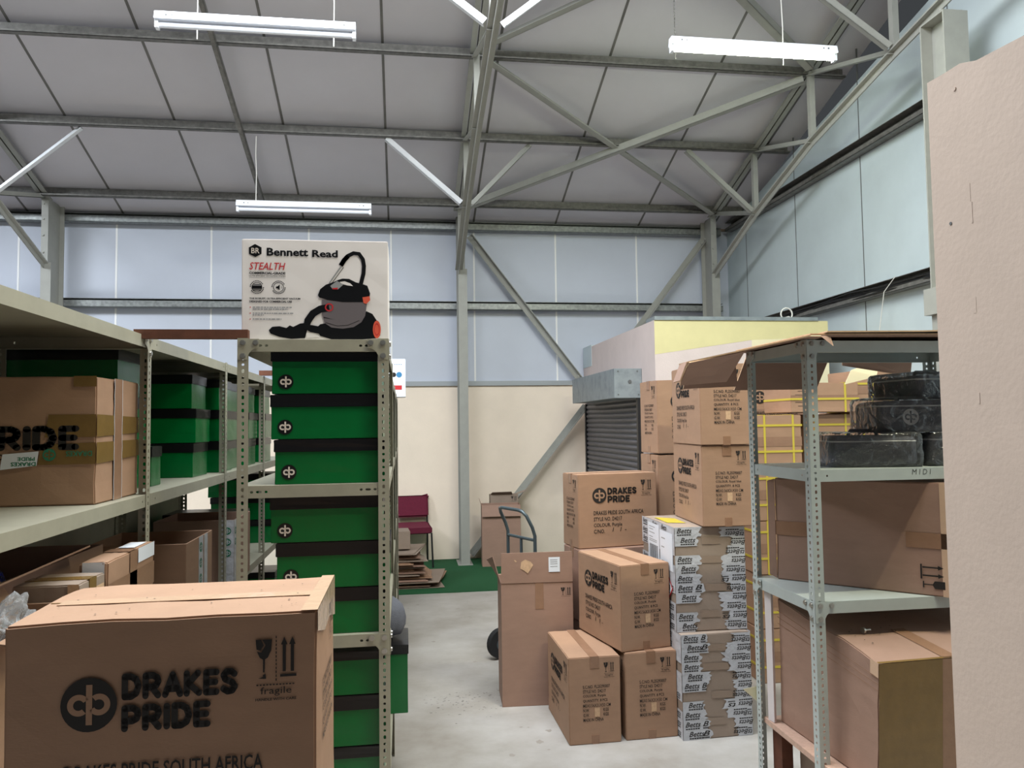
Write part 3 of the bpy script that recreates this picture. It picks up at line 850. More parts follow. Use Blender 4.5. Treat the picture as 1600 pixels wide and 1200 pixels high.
# ------------------------------------------------------------------ green boxes
def gbox(label, x, y, z, w, d, hb, hl, rz=0.0, logo_on=None, group=None, lid_over=.004, seed=0):
    t = thing('shoe_box', label, 'box', (x, y, z), rz, group)
    mb = MB(); carton_geo(mb, w, d, hb + hl * .9, 0, cuts=3, amp=.0015, seed=seed, bev=.002)
    mb.build('box_base', M['green'], t)
    mb = MB(); bm_ = MB()
    carton_geo(bm_, w + 2 * lid_over, d + 2 * lid_over, hl, 0, cuts=2, amp=.001, seed=seed + 1, bev=.002)
    o = bm_.build('lid', M['black'], t); o.location = (-lid_over, -lid_over, hb)
    if logo_on:
        mb = MB(); F = Face(mb, (0, 0, hb), (1, 0, 0), (0, 0, -1), (0, -1, 0), .0012)
        logo(F, logo_on, hb - .046, .028, 0, 1, 1)
        mb.build('logo_sticker', [M['black'], M['creamink']], t)
    return t
tier = ['top', 'middle', 'lower']
stack_b = [(1.503, [(-.48, .122, .048, 'lowest'), (-.494, .122, .050, 'middle'), (-.492, .123, .056, 'topmost')]),
           (.940, [(-.486, .120, .052, 'lowest'), (-.472, .121, .052, 'middle'), (-.494, .124, .050, 'topmost')]),
           (.36, [(-.49, .118, .044, 'lowest'), (-.482, .132, .056, 'middle'), (-.49, .128, .035, 'topmost')])]
for ti, (z, rows) in enumerate(stack_b):
    for i, (x, hb, hl, nm) in enumerate(rows):
        lb = {(0, 0): 'green box with black lid, lowest of three just above the middle rack cross bar', (0, 1): 'green box with round logo, middle one of the top three in the middle rack',
              (0, 2): 'green box with round logo, highest in the middle rack under the vacuum carton'}.get((ti, i), 'green box with black lid, %s of three on the %s shelf of the middle rack' % (nm, ('upper', 'second', 'third')[ti]))
        gbox(lb, x, BY0 + .03, z + .001, .412 + .005 * (i % 2), .30, hb, hl - .0015, 0, .052, 'green boxes in the middle rack front', seed=ti * 5 + i)
        z += hb + hl
# deeper boxes in the middle row (their ends just show along the right side and through the gap)
k = 0
names = ['first', 'second', 'third', 'fourth']
for b, y in enumerate((4.20, 4.85, 5.45, 6.2)):
    for lvl, zs, cnt in ((0, 1.503, 2), (1, .94, 2)):
        for j in range(cnt):
            gbox('green box with black lid deep in the middle row, %s stack back, %s shelf, %s' % (names[b], ('upper', 'second')[lvl], ('bottom', 'top')[j]),
                 -.50 + .03 * ((k * 7) % 3) / 2, y, zs + .001 + j * .172, .40, .29, .122, .048, 0, None, 'green boxes deep in the middle row', seed=k); k += 1
gbox('bright green box sticking out low on the right side of the middle row', -.43, 3.72, .361, .445, .30, .275, .045, 0, None, 'green boxes deep in the middle row', seed=77)
# left row
def gstack(y, x1, n, w, d, z, where, rz=0.0, hb=.124, hl=.048):
    for j in range(n):
        dx = (0, .012, -.008)[j % 3]
        gbox('green box with black lid, %s, %s' % (where, ('bottom one', 'middle one', 'top one')[j] if n > 1 else 'alone'), x1 - w + dx, y, z + .001 + j * (hb + hl), w, d, hb, hl - .0015, rz, None, 'green boxes in the left row', seed=int(y * 10) + j)
gstack(3.14, -1.09, 3, .40, .27, 1.475, 'left row second bay beside the post', 0.0, .141, .046)
gstack(3.43, -1.06, 1, .42, .13, 1.475, 'left row second bay low by the front stack')
gstack(4.00, -1.04, 3, .42, .28, 1.475, 'left row second bay far end')
gstack(4.40, -1.0, 3, .44, .29, 1.475, 'left row third bay front stack')
gstack(4.75, -1.02, 3, .44, .29, 1.475, 'left row third bay middle stack')
gstack(5.12, -1.0, 3, .44, .29, 1.475, 'left row third bay rear stack')
gstack(5.6, -.98, 3, .44, .29, 1.475 - 0, 'left row beyond the third bay')
gstack(4.85, -1.0, 2, .44, .29, .86, 'left row third bay lower shelf')
gstack(5.95, -.97, 3, .46, .29, .86, 'left row farthest bay middle shelf')
gstack(5.95, -.97, 2, .46, .29, .30, 'left row farthest bay bottom shelf')

# ================================================================== cartons
def P_big(colour='Purple'):
    return lambda F, w, d, h: big_side(F['front'], w, h, 1, 0, colour)
def P_std(colour, sticker=2):
    def p(F, w, d, h):
        small_side(F['front'], w, h, 1, colour, sticker)
        big_side(F['left'], d, h, 1, 0, colour)
    return p
CW, CD, CH = .29, .545, .462
# large carton close to the camera, on two more of its kind
def big_prints(F, w, d, h):
    big_side(F['front'], w, h * 1.1, 1, 0)
    f = F['right']
    for i, t in enumerate(['S.C.NO. FL25290007', 'STYLE NO. D4217', 'COLOUR. Purple', 'QUANTITY. 8 PCS', 'MEAS:56X31X50 CM']):
        f.text(t, .25 * d, (.33 + i * .055) * h, .78 * d, (.366 + i * .055) * h, 1, .012)
    fragile(f, .62 * d, .07 * h, .22 * d, .17 * h, 1)
    # dirt specks on the lid
    rng = random.Random(5)
    for k in range(26):
        a, b, r = rng.uniform(.04, w - .04), rng.uniform(.03, d - .03), rng.uniform(.0008, .0022)
        F['top'].disc(a, b, r, 1, 0, r * 1.3, 8)
t = carton('large cardboard carton with black logo, nearest the camera at lower left', (-.712, 1.505, .905), rd(-.3), .549, .335, .468, big_prints, None, seed=2, amp=.003)
mb = MB()
mb.box(.01, .158, .4670, .549, .162, .4684, 0); mb.box(.03, .136, .4680, .549, .178, .4690, 1)
mb.build('flap_seam_tape', [M['taped'], M['tapec']], t)
mb = MB()
mb.add([(.518, -.001, .4696), (.5495, -.001, .4696), (.5495, .336, .4696), (.522, .336, .4696)], [(0, 1, 2, 3)], 0)
mb.add([(.5502, -.002, .4692), (.5502, .336, .4692), (.5502, .336, .38), (.5502, .22, .405), (.5502, .12, .40), (.5502, -.002, .43)], [(0, 1, 2, 3, 4, 5)], 0)
mb.build('edge_tape', M['tapec'], t)
for i, z in enumerate((.0, .453)):
    carton('plain cardboard carton hidden under the nearest carton, %s one' % ('bottom', 'upper')[i], (-.70, 1.50, z), 0, .54, .345, .452, None, 'x', seed=3 + i)

G = 'printed cartons stacked in the middle of the floor'
carton('printed carton on the floor, front left of the middle stack, top taped', (.869, 4.079, 0), rd(1), .288, .545, .460, P_std('Purple'), 'y', G, seed=11)
carton('printed carton on the floor between the front left carton and the white taped carton', (1.186, 4.09, 0), rd(2), .296, .545, .466, P_std('Purple'), 'y', G, seed=12)
carton('printed carton turned slightly, lying on the two floor cartons', (1.172, 4.10, .467), rd(12), .31, .545, .468, P_std('Purple'), 'y', G, seed=13)
carton('plain carton on the floor hidden behind the tall open carton', (1.10, 4.80, 0), rd(9), .55, .29, .462, None, 'x', G, seed=14, m='cardp')
carton('plain carton in the second layer under the purple label carton', (1.105, 4.76, .463), rd(9), .55, .29, .452, None, 'x', G, seed=15, m='cardp')
def p_c5(F, w, d, h):
    big_side(F['front'], w, h, 1, 0, 'Purple')
    small_side(F['left'], d, h, 1, 'Purple', None)
carton('printed carton with large logo facing front, top of the stack behind the tall open carton', (1.105, 4.80, .917), rd(9), .56, .27, .472, p_c5, 'x', G, seed=16)
carton('printed royal blue label carton standing on the white taped carton', (1.64, 4.06, 1.137), rd(-4), .29, .55, .450, P_std('Royal blue'), 'y', G, seed=17)
carton('printed royal blue label carton, highest of the middle stack', (1.636, 4.05, 1.588), rd(-4), .295, .55, .455, P_std('Royal blue'), 'y', G, seed=18)
def p_c8(F, w, d, h):
    small_side(F['left'], d, h, 1, 'Royal blue', None)
    big_side(F['front'], w, h, 1, 0, 'Royal blue')
for i, (z, lb) in enumerate(((0, 'carton at the bottom of the rear column, hidden'), (.50, 'carton second from the bottom of the rear column, hidden'), (1.0, 'narrow sided carton, second from the top of the rear column'), (1.507, 'narrow sided carton at the top of the rear column left of royal blue'))):
    carton('printed ' + lb, (1.69 + .005 * i, 4.97, z), rd(4), .54, .31, .498, p_c8 if i > 1 else None, 'x', G, seed=20 + i)

# white taped cartons
def betts(f, x, y, w, h, rot=False, cut=1.0):
    if not rot:
        f.text('Betts' if w > .07 else 'Be' if w > .045 else 'B', x, y, x + w, y + h * .62, 1, .012, .35, 2)
        for k in range(6): f.rect(x + w * (.02 + k * .155), y + h * .76, x + w * (.15 + k * .155), y + h * .9, 1, 2)
        f.rect(x + w * .3, y + h * .655, x + w * 1.02, y + h * .672, 1, 2)
    else:
        f.text('Betts' if w > .07 else 'ts', x, y + h * .38, x + w, y + h, 1, .008, .35, 2, True)
        for k in range(6): f.rect(x + w * (.05 + k * .155), y + h * .08, x + w * (.18 + k * .155), y + h * .22, 1, 2)
def taped(label, loc, rz, w, d, h, seed, left_label):
    t = thing('taped_carton', label, 'cardboard box', loc, rz, 'white taped cartons')
    mb = MB(); carton_geo(mb, w, d, h, 0, seed=seed, amp=.003)
    mb.build('carton_body', [M['cardg']], t)
    rng = random.Random(seed)
    mb = MB(); F = faces(mb, w, d, h, .002)
    f = F['front']
    # torn strips of tape from the left edge, and a ragged field on the right
    nrow = 11
    for i in range(nrow):
        if left_label and i in (2, 8): continue
        if not left_label and i in (6,): continue
        y0 = h * i / nrow; y1 = y0 + h / nrow * 1.02
        xe = w * rng.uniform(.27, .40)
        pts = [(0, y0), (xe + rng.uniform(-.01, .01), y0)]
        for k in range(1, 5): pts.append((xe + rng.uniform(-.014, .014), y0 + (y1 - y0) * k / 5))
        pts += [(xe + rng.uniform(-.012, .012), y1), (0, y1)]
        f.poly(pts, 0, 0.2 * (i % 2))
        betts(f, .012 + (.02 if i % 3 == 1 else 0), y0 + .006, .088, h / nrow * .85)
        if xe > .13 and rng.random() < .6: betts(f, .112, y0 + .006, max(.03, xe - .118), h / nrow * .85)
    for i in range(nrow):
        y0 = .01 * h + .985 * h * i / nrow; y1 = y0 + h * .985 / nrow * 1.03
        xs = w * rng.uniform(.56, .80)
        pts = [(w, y0), (xs + rng.uniform(-.02, .02), y0)]
        for k in range(1, 6): pts.append((xs + rng.uniform(-.012, .012), y0 + (y1 - y0) * k / 6))
        pts += [(xs + rng.uniform(-.02, .02), y1), (w, y1)]
        f.poly(pts, 0, .2 * (i % 2))
    for y0, x0, x1 in ((.10, .38, .62), (.28, .30, .66), (.55, .42, .7), (.8, .35, .6)):
        f.poly([(w * x0, h * y0), (w * x1, h * y0 + .004), (w * (x1 + .03), h * (y0 + .075)), (w * x0, h * (y0 + .07))], 2, -.5)
    for i in range(nrow):
        y0 = .02 * h + h * .97 * i / nrow
        x = w * .80 if i % 2 else w * .72
        betts(f, x, y0 + .004, .085, h / nrow * .8, True)
        if i % 2 == 0: betts(f, min(x + .095, w - .03), y0 + .01, .026, h / nrow * .7, True)
        elif rng.random() < .4: betts(f, x - .062, y0 + .01, .045, h / nrow * .7, True)
    f = F['left']
    for i in range(nrow):
        if i in (3, 7): continue
        y0 = h * i / nrow; y1 = y0 + h / nrow
        f.rect(0 if i < 6 else d * .3, y0, d, y1, 0, .2 * (i % 2))
        for x in ((.02, .2, .36, .5) if i < 6 else (.3, .46)):
            if x < d - .08: betts(f, x, y0 + .006, .085, h / nrow * .85)
    f = F['right']
    f.rect(0, 0, d * .5, h, 0, 0)
    mb.build('printed_tape', [M['tapew'], M['ink'], M['tapeg']], t)
    if left_label:
        mb = MB(); f = faces(mb, w, d, h, .0035)['left']
        f.rect(.12, .02, .32, .245, 0); f.rect(.335, .04, .545, .25, 0, .5)
        rng = random.Random(4)
        x = .145
        while x < .29:
            ww = rng.choice((.003, .005, .008)); f.rect(x, .145, x + ww, .225, 1, 1); x += ww + rng.choice((.003, .005))
        for y in (.04, .055, .075, .1, .115, .125): f.rect(.14, y, .14 + rng.uniform(.06, .15), y + .004, 2, 1)
        for y in (.08, .13, .21): f.rect(.36, y, .36 + rng.uniform(.03, .09), y + .006, 2, 1)
        mb.build('shipping_label', [M['paper'], M['ink'], M['greyl']], t)
        mb = MB(); f = faces(mb, w, d, h, .004)['left']
        cx, cy, r = .47, .345, .065
        f.poly([(cx, cy - r), (cx + r, cy), (cx, cy + r), (cx - r, cy)], 0)
        q = r * .8
        f.poly([(cx, cy - q), (cx + q, cy), (cx, cy + q), (cx - q, cy)], 1, 1)
        f.poly([(cx - .015, cy + .02), (cx - .022, cy), (cx - .01, cy - .012), (cx - .004, cy - .034), (cx + .012, cy - .012), (cx + .02, cy - .018), (cx + .022, cy + .004), (cx + .014, cy + .02)], 2, 2)
        f.rect(cx - .022, cy + .026, cx + .022, cy + .031, 2, 2)
        mb.build('hazard_label', [M['red'], M['paper'], M['ink']], t)
    return t
taped('grey brown carton wrapped in white printed tape, standing on the floor', (1.487, 4.035, 0), rd(2), .402, .57, .562, 5, False)
tb = taped('grey brown carton wrapped in white printed tape with barcode label, upper of the two', (1.484, 4.09, .563), rd(0), .408, .57, .572, 6, True)
mb = MB(); mb.add([(.03, .2, .5735), (.13, .16, .5735), (.14, .38, .5735), (.04, .46, .5735)], [(0, 1, 2, 3)], 0)
mb.build('yellow_sticker', M['strap'], tb)

# tall open carton with one flap standing up
t = thing('open_carton', 'tall plain open carton with raised flap in front of the hand truck', 'cardboard box', (.588, 4.695, 0), rd(-3))
w, d, h, e = .445, .30, .742, .006
mb = MB()
mb.box(0, 0, 0, w, e, h); mb.box(0, d - e, 0, w, d, h); mb.box(0, e, 0, e, d - e, h); mb.box(w - e, e, 0, w, d - e, h); mb.box(e, e, 0, w - e, d - e, .01)
F = faces(mb, w, d, h)
f = F['front']
fragile(f, w - .075, .03, .062, .075, 1, False)
mb.build('carton_body', [M['cardp'], M['ink']], t, bevel=.002)
mb = MB(); mb.sheet([(0, 0.001, h + .002), (w, 0.001, h + .002), (w - .004, -.004, h + .188), (.004, -.006, h + .186)], -.005)
f2 = Face(mb, (0, -.006, h + .19), (1, 0, 0), (0, 0, -1), (0, -1, 0), .003)
f2.rect(.295, .035, .365, .125, 1, 1)
for y in (.05, .062, .074, .09): f2.rect(.305, y, .305 + .045, y + .004, 2, 2)
f2.poly([(.125, .06), (.15, .045), (.185, .06), (.20, .08), (.18, .11), (.165, .13), (.14, .11), (.12, .1)], 3, 1)
f2.poly([(.06, .015), (.085, .045), (.1, .055), (.09, .06)], 3, 1)
mb.build('front_flap', [M['cardp'], M['paper'], M['greyl'], M['cardd']], t)
mb = MB(); mb.sheet([(.002, .02, h), (.002, d - .03, h), (-.07, d - .05, h + .11), (-.045, .03, h + .165)], .005); mb.build('side_flap', M['cardp'], t)
mb = MB(); mb.sheet([(w - .002, .02, h), (w - .002, d - .03, h), (w - .03, d - .05, h + .14), (w - .02, .03, h + .15)], .005); mb.build('side_flap', M['cardp'], t)
mb = MB(); mb.sheet([(w, d - .002, h), (0, d - .002, h), (.01, d + .06, h - .15), (w - .01, d + .06, h - .15)], .005); mb.build('rear_flap', M['cardp'], t)
mb = MB(); f3 = Face(mb, (0, 0, h), (1, 0, 0), (0, 0, -1), (0, -1, 0), .0015)
f3.rect(.21, .0, .262, .16, 0); mb.build('packing_tape', M['tape'], t)

# hand truck behind it
t = thing('hand_truck', 'blue grey tubular hand truck behind the tall open carton', 'hand truck', (.84, 5.50, 0), rd(114))
mb = MB(); hw = .18; r = .0125
path = [(-hw, 0, .10), (-hw, 0, .93), (-hw, .02, .99), (-hw + .005, .065, 1.075), (-hw + .03, .085, 1.105), (-hw + .07, .09, 1.112), (hw - .07, .09, 1.112), (hw - .03, .085, 1.105), (hw - .005, .065, 1.075), (hw, .02, .99), (hw, 0, .93), (hw, 0, .10)]
mb.tube(path, r, 0, 10); mb.build('frame_tube', M['steelblue'], t)
for z in (.90, .55, .2):
    mb = MB(); mb.tube([(-hw, 0, z), (hw, 0, z)], .011, 0, 10); mb.build('cross_bar', M['steelblue'], t)
mb = MB(); mb.tube([(0, 0, .9), (0, 0, .12)], .011, 0, 10); mb.build('centre_bar', M['steelblue'], t)
mb = MB(); mb.box(-.22, -.20, .0, .22, .0, .006); mb.box(-.22, -.006, 0, .22, 0, .12); mb.build('toe_plate', M['steelblue'], t)
mb = MB(); mb.tube([(-.24, .06, .11), (.24, .06, .11)], .009, 0, 8); mb.tube([(-hw, .06, .11), (-hw, 0, .3)], .008, 0, 8); mb.tube([(hw, .06, .11), (hw, 0, .3)], .008, 0, 8); mb.build('axle', M['steelblue'], t)
for s_ in (-1, 1):
    mb = MB(); mb.disc((s_ * .20, .06, .11), (1, 0, 0), .108, .05, 0, 28); mb.disc((s_ * .20, .06, .11), (1, 0, 0), .05, .052, 1, 20)
    mb.build('wheel', [M['rubber'], M['steelblue']], t, bevel=.008)

# cartons by the far wall
def opencarton(label, loc, rz, w, d, h, m, flaps, cat='cardboard box', e=.005, prints=None, group=None):
    t = thing('open_carton', label, cat, loc, rz, group)
    mb = MB()
    mb.box(0, 0, 0, w, e, h); mb.box(0, d - e, 0, w, d, h); mb.box(0, e, 0, e, d - e, h); mb.box(w - e, e, 0, w, d - e, h); mb.box(e, e, 0, w - e, d - e, .01)
    if prints: prints(faces(mb, w, d, h), w, d, h)
    mb.build('carton_body', [M[m], M['ink'], M['tapew'], M['greenink'], M['tape']], t, bevel=.002)
    for pts in flaps:
        mb = MB(); mb.sheet(pts, .005); mb.build('flap', M[m], t)
    return t
opencarton('tall open carton standing at the far wall right of the column', (.935, 9.235, .008), rd(-3), .47, .26, .735, 'cardp', [[(0, 0, .735), (.47, 0, .735), (.47, -.03, .60), (0, -.03, .60)], [(0, .02, .735), (0, .24, .735), (-.02, .24, .80), (-.02, .02, .79)]])
opencarton('small open carton with loose flaps behind the tall one at the far wall', (1.07, 9.50, .008), 0, .35, .14, .835, 'cardg', [[(.0, 0, .835), (.28, 0, .835), (.26, -.05, .87), (.02, -.05, .868)], [(.33, 0, .835), (.345, .13, .835), (.47, .13, .875), (.44, 0, .865)]], prints=lambda F, w, d, h: fragile(F['front'], w - .09, .02, .07, .09, 1, False))

# maroon chair
t = thing('stacking_chair', 'maroon upholstered chair with black legs by the far wall', 'chair', (.09, 9.55, .008), rd(5))
mb = MB(); carton_geo(mb, .47, .46, .075, 0, seed=1, bev=.025); o = mb.build('seat', M['maroon'], t); o.location = (-.235, -.23, .40); o.rotation_euler = (rd(3), 0, 0)
mb = MB(); carton_geo(mb, .48, .05, .27, 0, seed=2, bev=.02); o = mb.build('backrest', M['maroon'], t); o.location = (-.24, .20, .56); o.rotation_euler = (rd(-8), 0, 0)
for s_ in (-1, 1):
    mb = MB(); mb.tube([(s_ * .235, -.25, 0), (s_ * .225, -.21, .41)], .011, 0, 8); mb.build('leg', M['blackm'], t)
    mb = MB(); mb.tube([(s_ * .235, .30, 0), (s_ * .225, .22, .42), (s_ * .225, .25, .62)], .011, 0, 8); mb.build('leg', M['blackm'], t)
    mb = MB(); mb.tube([(s_ * .225, -.21, .40), (s_ * .225, .22, .42)], .010, 0, 8); mb.build('side_rail', M['blackm'], t)

# pile of flattened cardboard
rng = random.Random(21)
z = .010
words = ['lowest', 'second', 'third', 'fourth', 'fifth', 'sixth', 'seventh', 'eighth', 'ninth', 'tenth', 'eleventh', 'twelfth', 'thirteenth', 'fourteenth', 'fifteenth', 'topmost']
for i in range(16):
    th = rng.uniform(.010, .022)
    xr = (.36 if i < 4 else .22 if i < 6 else .13) + rng.uniform(-.06, .06)
    t = MB(); x0 = -.30 + rng.uniform(-.03, .03); y0 = 8.1 + rng.uniform(0, .1); y1 = 8.75 + rng.uniform(0, .15)
    sk = rng.uniform(-.07, .07); dz = rng.uniform(-.004, .004)
    for q in range(max(1, int(th / .006))):
        a = z + q * .006
        t.sheet([(x0, y0, a + .005), (xr - .02 * q + sk, y0 + .03 * q, a + .005 + dz), (xr + rng.uniform(-.03, .05), (y0 + y1) / 2, a + .005), (xr - sk, y1, a + .005), (x0, y1, a + .005)], .005)
    tag(t.build('cardboard_sheet', M[('cardg', 'cardp', 'card')[i % 3]]), 'flattened cardboard sheet in the floor pile by the chair, %s of sixteen' % words[i], 'cardboard', 'flattened cardboard pile')
    z += th + .007
carton('small carton lying on top of the flattened cardboard pile', (-.33, 8.3, z + .002), rd(4), .40, .3, .19, None, 'y', m='cardg', seed=31)

# ------------------------------------------------------------------ vacuum cleaner carton on the middle rack
t = thing('vacuum_carton', 'white printed vacuum cleaner carton standing on top of the middle rack', 'cardboard box', (-.608, 3.0, 2.0525))
W_, H_ = .553, .392
mb = MB(); carton_geo(mb, W_, .30, H_, 0, seed=40, amp=.0012, bev=.003)
f = Face(mb, (0, 0, H_), (1, 0, 0), (0, 0, -1), (0, -1, 0), .001)
U = lambda x: (x - 105) / 1310.0 * W_
V = lambda y: (y - 100) / 905.0 * H_
def PP(pts): return [(U(x), V(y)) for x, y in pts]
f.poly(PP([(222, 148), (279, 178), (279, 235), (226, 264), (170, 238), (168, 180)]), 1)
f.text('BR', U(190), V(183), U(262), V(232), 2, .01, 0, 2)
f.text('Bennett', U(325), V(180), U(692), V(252), 1, .03)
f.text('Read', U(728), V(192), U(958), V(258), 1, .03)
f.text('STEALTH', U(172), V(312), U(490), V(378), 3, .01, .25)
f.text('COMMERCIAL-GRADE', U(172), V(396), U(490), V(418), 1, .045)
f.text('ULTRA EFFICIENT VACUUMING SYSTEM', U(172), V(426), U(490), V(440), 1, .0)
f.rect(U(172), V(446), U(490), V(449), 4)
for cx, k in ((240, 0), (430, 1)):
    f.ring(U(cx), V(533), U(105 + 46), U(105 + 41), 1)
    for a in range(0, 360, 14):
        if a % 180 < 150: f.ring(U(cx), V(533), U(105 + 62), U(105 + 53), 1, 0, a, a + 9, 2)
f.rect(U(198), V(518), U(284), V(548), 1); f.rect(U(208), V(505), U(272), V(512), 1); f.rect(U(208), V(555), U(272), V(562), 1)
f.poly(PP([(408, 525), (420, 525), (440, 508), (440, 558), (420, 542), (408, 542)]), 1); f.ring(U(444), V(533), U(105 + 14), U(105 + 11), 1, 0, -50, 50, 8)
f.text('THE ROBUST, ULTRA-EFFICIENT VACUUM', U(175), V(626), U(622), V(644), 1, .04)
f.text('DESIGNED FOR COMMERCIAL USE', U(175), V(652), U(548), V(670), 1, .04)
for y, x1 in ((712, 552), (729, 515), (765, 560), (781, 300), (817, 456)):
    x = 205
    rng = random.Random(y)
    while x < x1:
        ww = rng.choice((14, 22, 34)); f.rect(U(x), V(y - 5), U(min(x + ww, x1)), V(y + 4), 4); x += ww + 6
for y in (712, 765, 817): f.disc(U(183), V(y), U(105 + 5), 3, 0)
# the pictured machine
f.poly(PP([(345, 915), (375, 885), (440, 880), (500, 895), (530, 872), (560, 885), (620, 855), (660, 850), (690, 890), (665, 985), (540, 992), (440, 975), (360, 945)]), 1, 1)          # floor head
f.stroke(PP([(990, 335), (880, 490)]), U(105 + 12), 4, 0); f.stroke(PP([(970, 335), (715, 725)]), U(105 + 9), 6, 0); f.stroke(PP([(1010, 345), (905, 490)]), U(105 + 5), 1, 0)
f.stroke(PP([(985, 330), (1010, 285), (1050, 240), (1100, 215), (1150, 220), (1185, 270), (1195, 330), (1190, 400), (1165, 500)]), U(105 + 36), 1, 1)                          # wand grip
f.stroke(PP([(985, 330), (1015, 280), (1050, 242)]), U(105 + 42), 1, 1)
f.poly(PP([(760, 900), (800, 860), (860, 850), (1130, 840), (1215, 740), (1270, 765), (1320, 840), (1345, 900), (1340, 960), (1300, 985), (1180, 995), (900, 995), (800, 965)]), 1, 1)   # base
f.poly(PP([(815, 640), (1225, 640), (1205, 780), (1170, 840), (1100, 885), (1000, 900), (900, 890), (840, 850), (820, 780)]), 5, 2)                                       # drum
f.poly(PP([(830, 795), (900, 812), (930, 818), (830, 803)]), 1, 3)
f.stroke(PP([(850, 845), (950, 875), (1050, 868), (1150, 825)]), U(105 + 4), 1, 3)
f.poly(PP([(780, 600), (800, 545), (850, 505), (920, 480), (960, 460), (1000, 448), (1060, 450), (1120, 480), (1180, 495), (1225, 510), (1250, 580), (1240, 640), (1180, 658), (1000, 660), (860, 640), (790, 620)]), 1, 3)   # cap
f.poly(PP([(975, 478), (1020, 472), (1070, 490), (1095, 515), (1040, 508), (990, 495)]), 6, 4)
f.poly(PP([(890, 515), (950, 470), (1010, 500), (960, 545), (910, 545)]), 4, 4); f.poly(PP([(905, 535), (960, 530), (955, 546), (915, 546)]), 3, 5)
f.poly(PP([(1180, 615), (1245, 605), (1250, 640), (1215, 675), (1190, 668)]), 7, 4)
f.ring(U(880), V(708), U(105 + 38), U(105 + 26), 3, 4)
f.stroke(PP([(880, 710), (800, 725), (735, 765), (690, 830), (680, 880), (720, 900), (800, 915)]), U(105 + 66), 1, 3)                                                                    # hose
f.disc(U(1310), V(905), U(105 + 36), 7, 3, V(100 + 80)); f.ring(U(1310), V(905), V(100 + 56), V(100 + 46), 3, 4, sx=.42)
f.poly(PP([(670, 935), (760, 930), (800, 975), (680, 985)]), 6, 0)
mb.build('carton_body', [M['boxw'], M['black'], M['creamink'], M['red'], M['greyl'], M['grey'], M['boxw'], M['orange']], t)

# white appliance box on the far end of the middle row
t = thing('appliance_box', 'small white box with blue badge lying on the far end of the middle row', 'box', (-.36, 7.2, 1.9865))
mb = MB(); carton_geo(mb, .385, .2, .36, 0, seed=41)
f = Face(mb, (0, 0, .36), (1, 0, 0), (0, 0, -1), (0, -1, 0), .001)
f.disc(.275, .15, .022, 1); f.disc(.325, .15, .026, 2); f.rect(.27, .25, .35, .29, 3)
for k in range(4): f.rect(.28 + .02 * k, .05, .29 + .02 * k, .056, 2)
mb.build('box_body', [M['white'], M['ink'], M['blueink'], M['red']], t)

# ------------------------------------------------------------------ left row: taped carton and the clutter below
def p_eng(F, w, d, h):
    f = F['front']
    heavy(f, 'PRIDE', w - .372, .385 * h, w - .050, .575 * h, 1, 4)
    f.text('ENGLAND', w - .402, .60 * h, w - .277, .645 * h, 1, .03)
t = carton('taped brown carton with large letters on the left rack middle shelf', (-1.492, 2.665, 1.477), 0, .497, .40, .42, p_eng, None, seed=50, amp=.003)
w, d, h = .497, .40, .42
mb = MB(); f = faces(mb, w, d, h, .0022)['front']
f.poly([(w - .145, .126), (w, .126), (w, .20), (w - .155, .20)], 0); f.poly([(w - .165, .222), (w, .218), (w, .288), (w - .175, .288)], 0)
f.rect(w - .07, 0, w, .035, 0)
f = faces(mb, w, d, h, .0022)['right']
f.poly([(0, .126), (d, .132), (d, .19), (0, .20)], 0); f.poly([(0, .218), (d, .215), (d, .275), (0, .288)], 0)
mb.build('packing_tape', M['taped'], t)
mb = MB(); f = faces(mb, w, d, h, .003)['right']
pts = [(.145, 0)]
rng = random.Random(8)
L_ = [(.15 + rng.uniform(-.002, .002), h * k / 14) for k in range(15)]; R_ = [(.225 + rng.uniform(-.002, .002), h * k / 14) for k in range(15)]
f.poly(L_ + R_[::-1], 0)
for A in (L_, R_):
    for k in range(14): f.poly([(A[k][0] - .0015, A[k][1]), (A[k][0] + .001, A[k][1]), (A[k + 1][0] + .001, A[k + 1][1]), (A[k + 1][0] - .0015, A[k + 1][1])], 1, 1)
mb.build('seam_tape', [M['tape'], M['paper']], t)
mb = MB(); f = faces(mb, w, d, h, .0035)['front']
f.poly([(w - .28, .252), (w - .172, .244), (w - .178, .290), (w - .287, .302)], 0)
f.text('PRIDE', w - .235, .262, w - .183, .274, 1, .03, 0, 1, True, .0); f.text('DRAKES', w - .255, .278, w - .18, .291, 1, .03, 0, 1, True)
mb.build('printed_tape', [M['paper'], M['greenink'], M['taped']], t)
mb = MB(); f = faces(mb, w, d, h, .0035)['front']
logo(f, w - .14, .256, .02, 1, 2, 1)
mb.build('printed_logo', [M['paper'], M['greenink'], M['taped']], t)
mb = MB(); f = faces(mb, w, d, h, .0035)['front']
f.text('DRAKES', w - .09, .245, w - .01, .262, 1, .02, 0, 1, True)
mb.build('printed_tape', [M['paper'], M['greenink'], M['taped']], t)

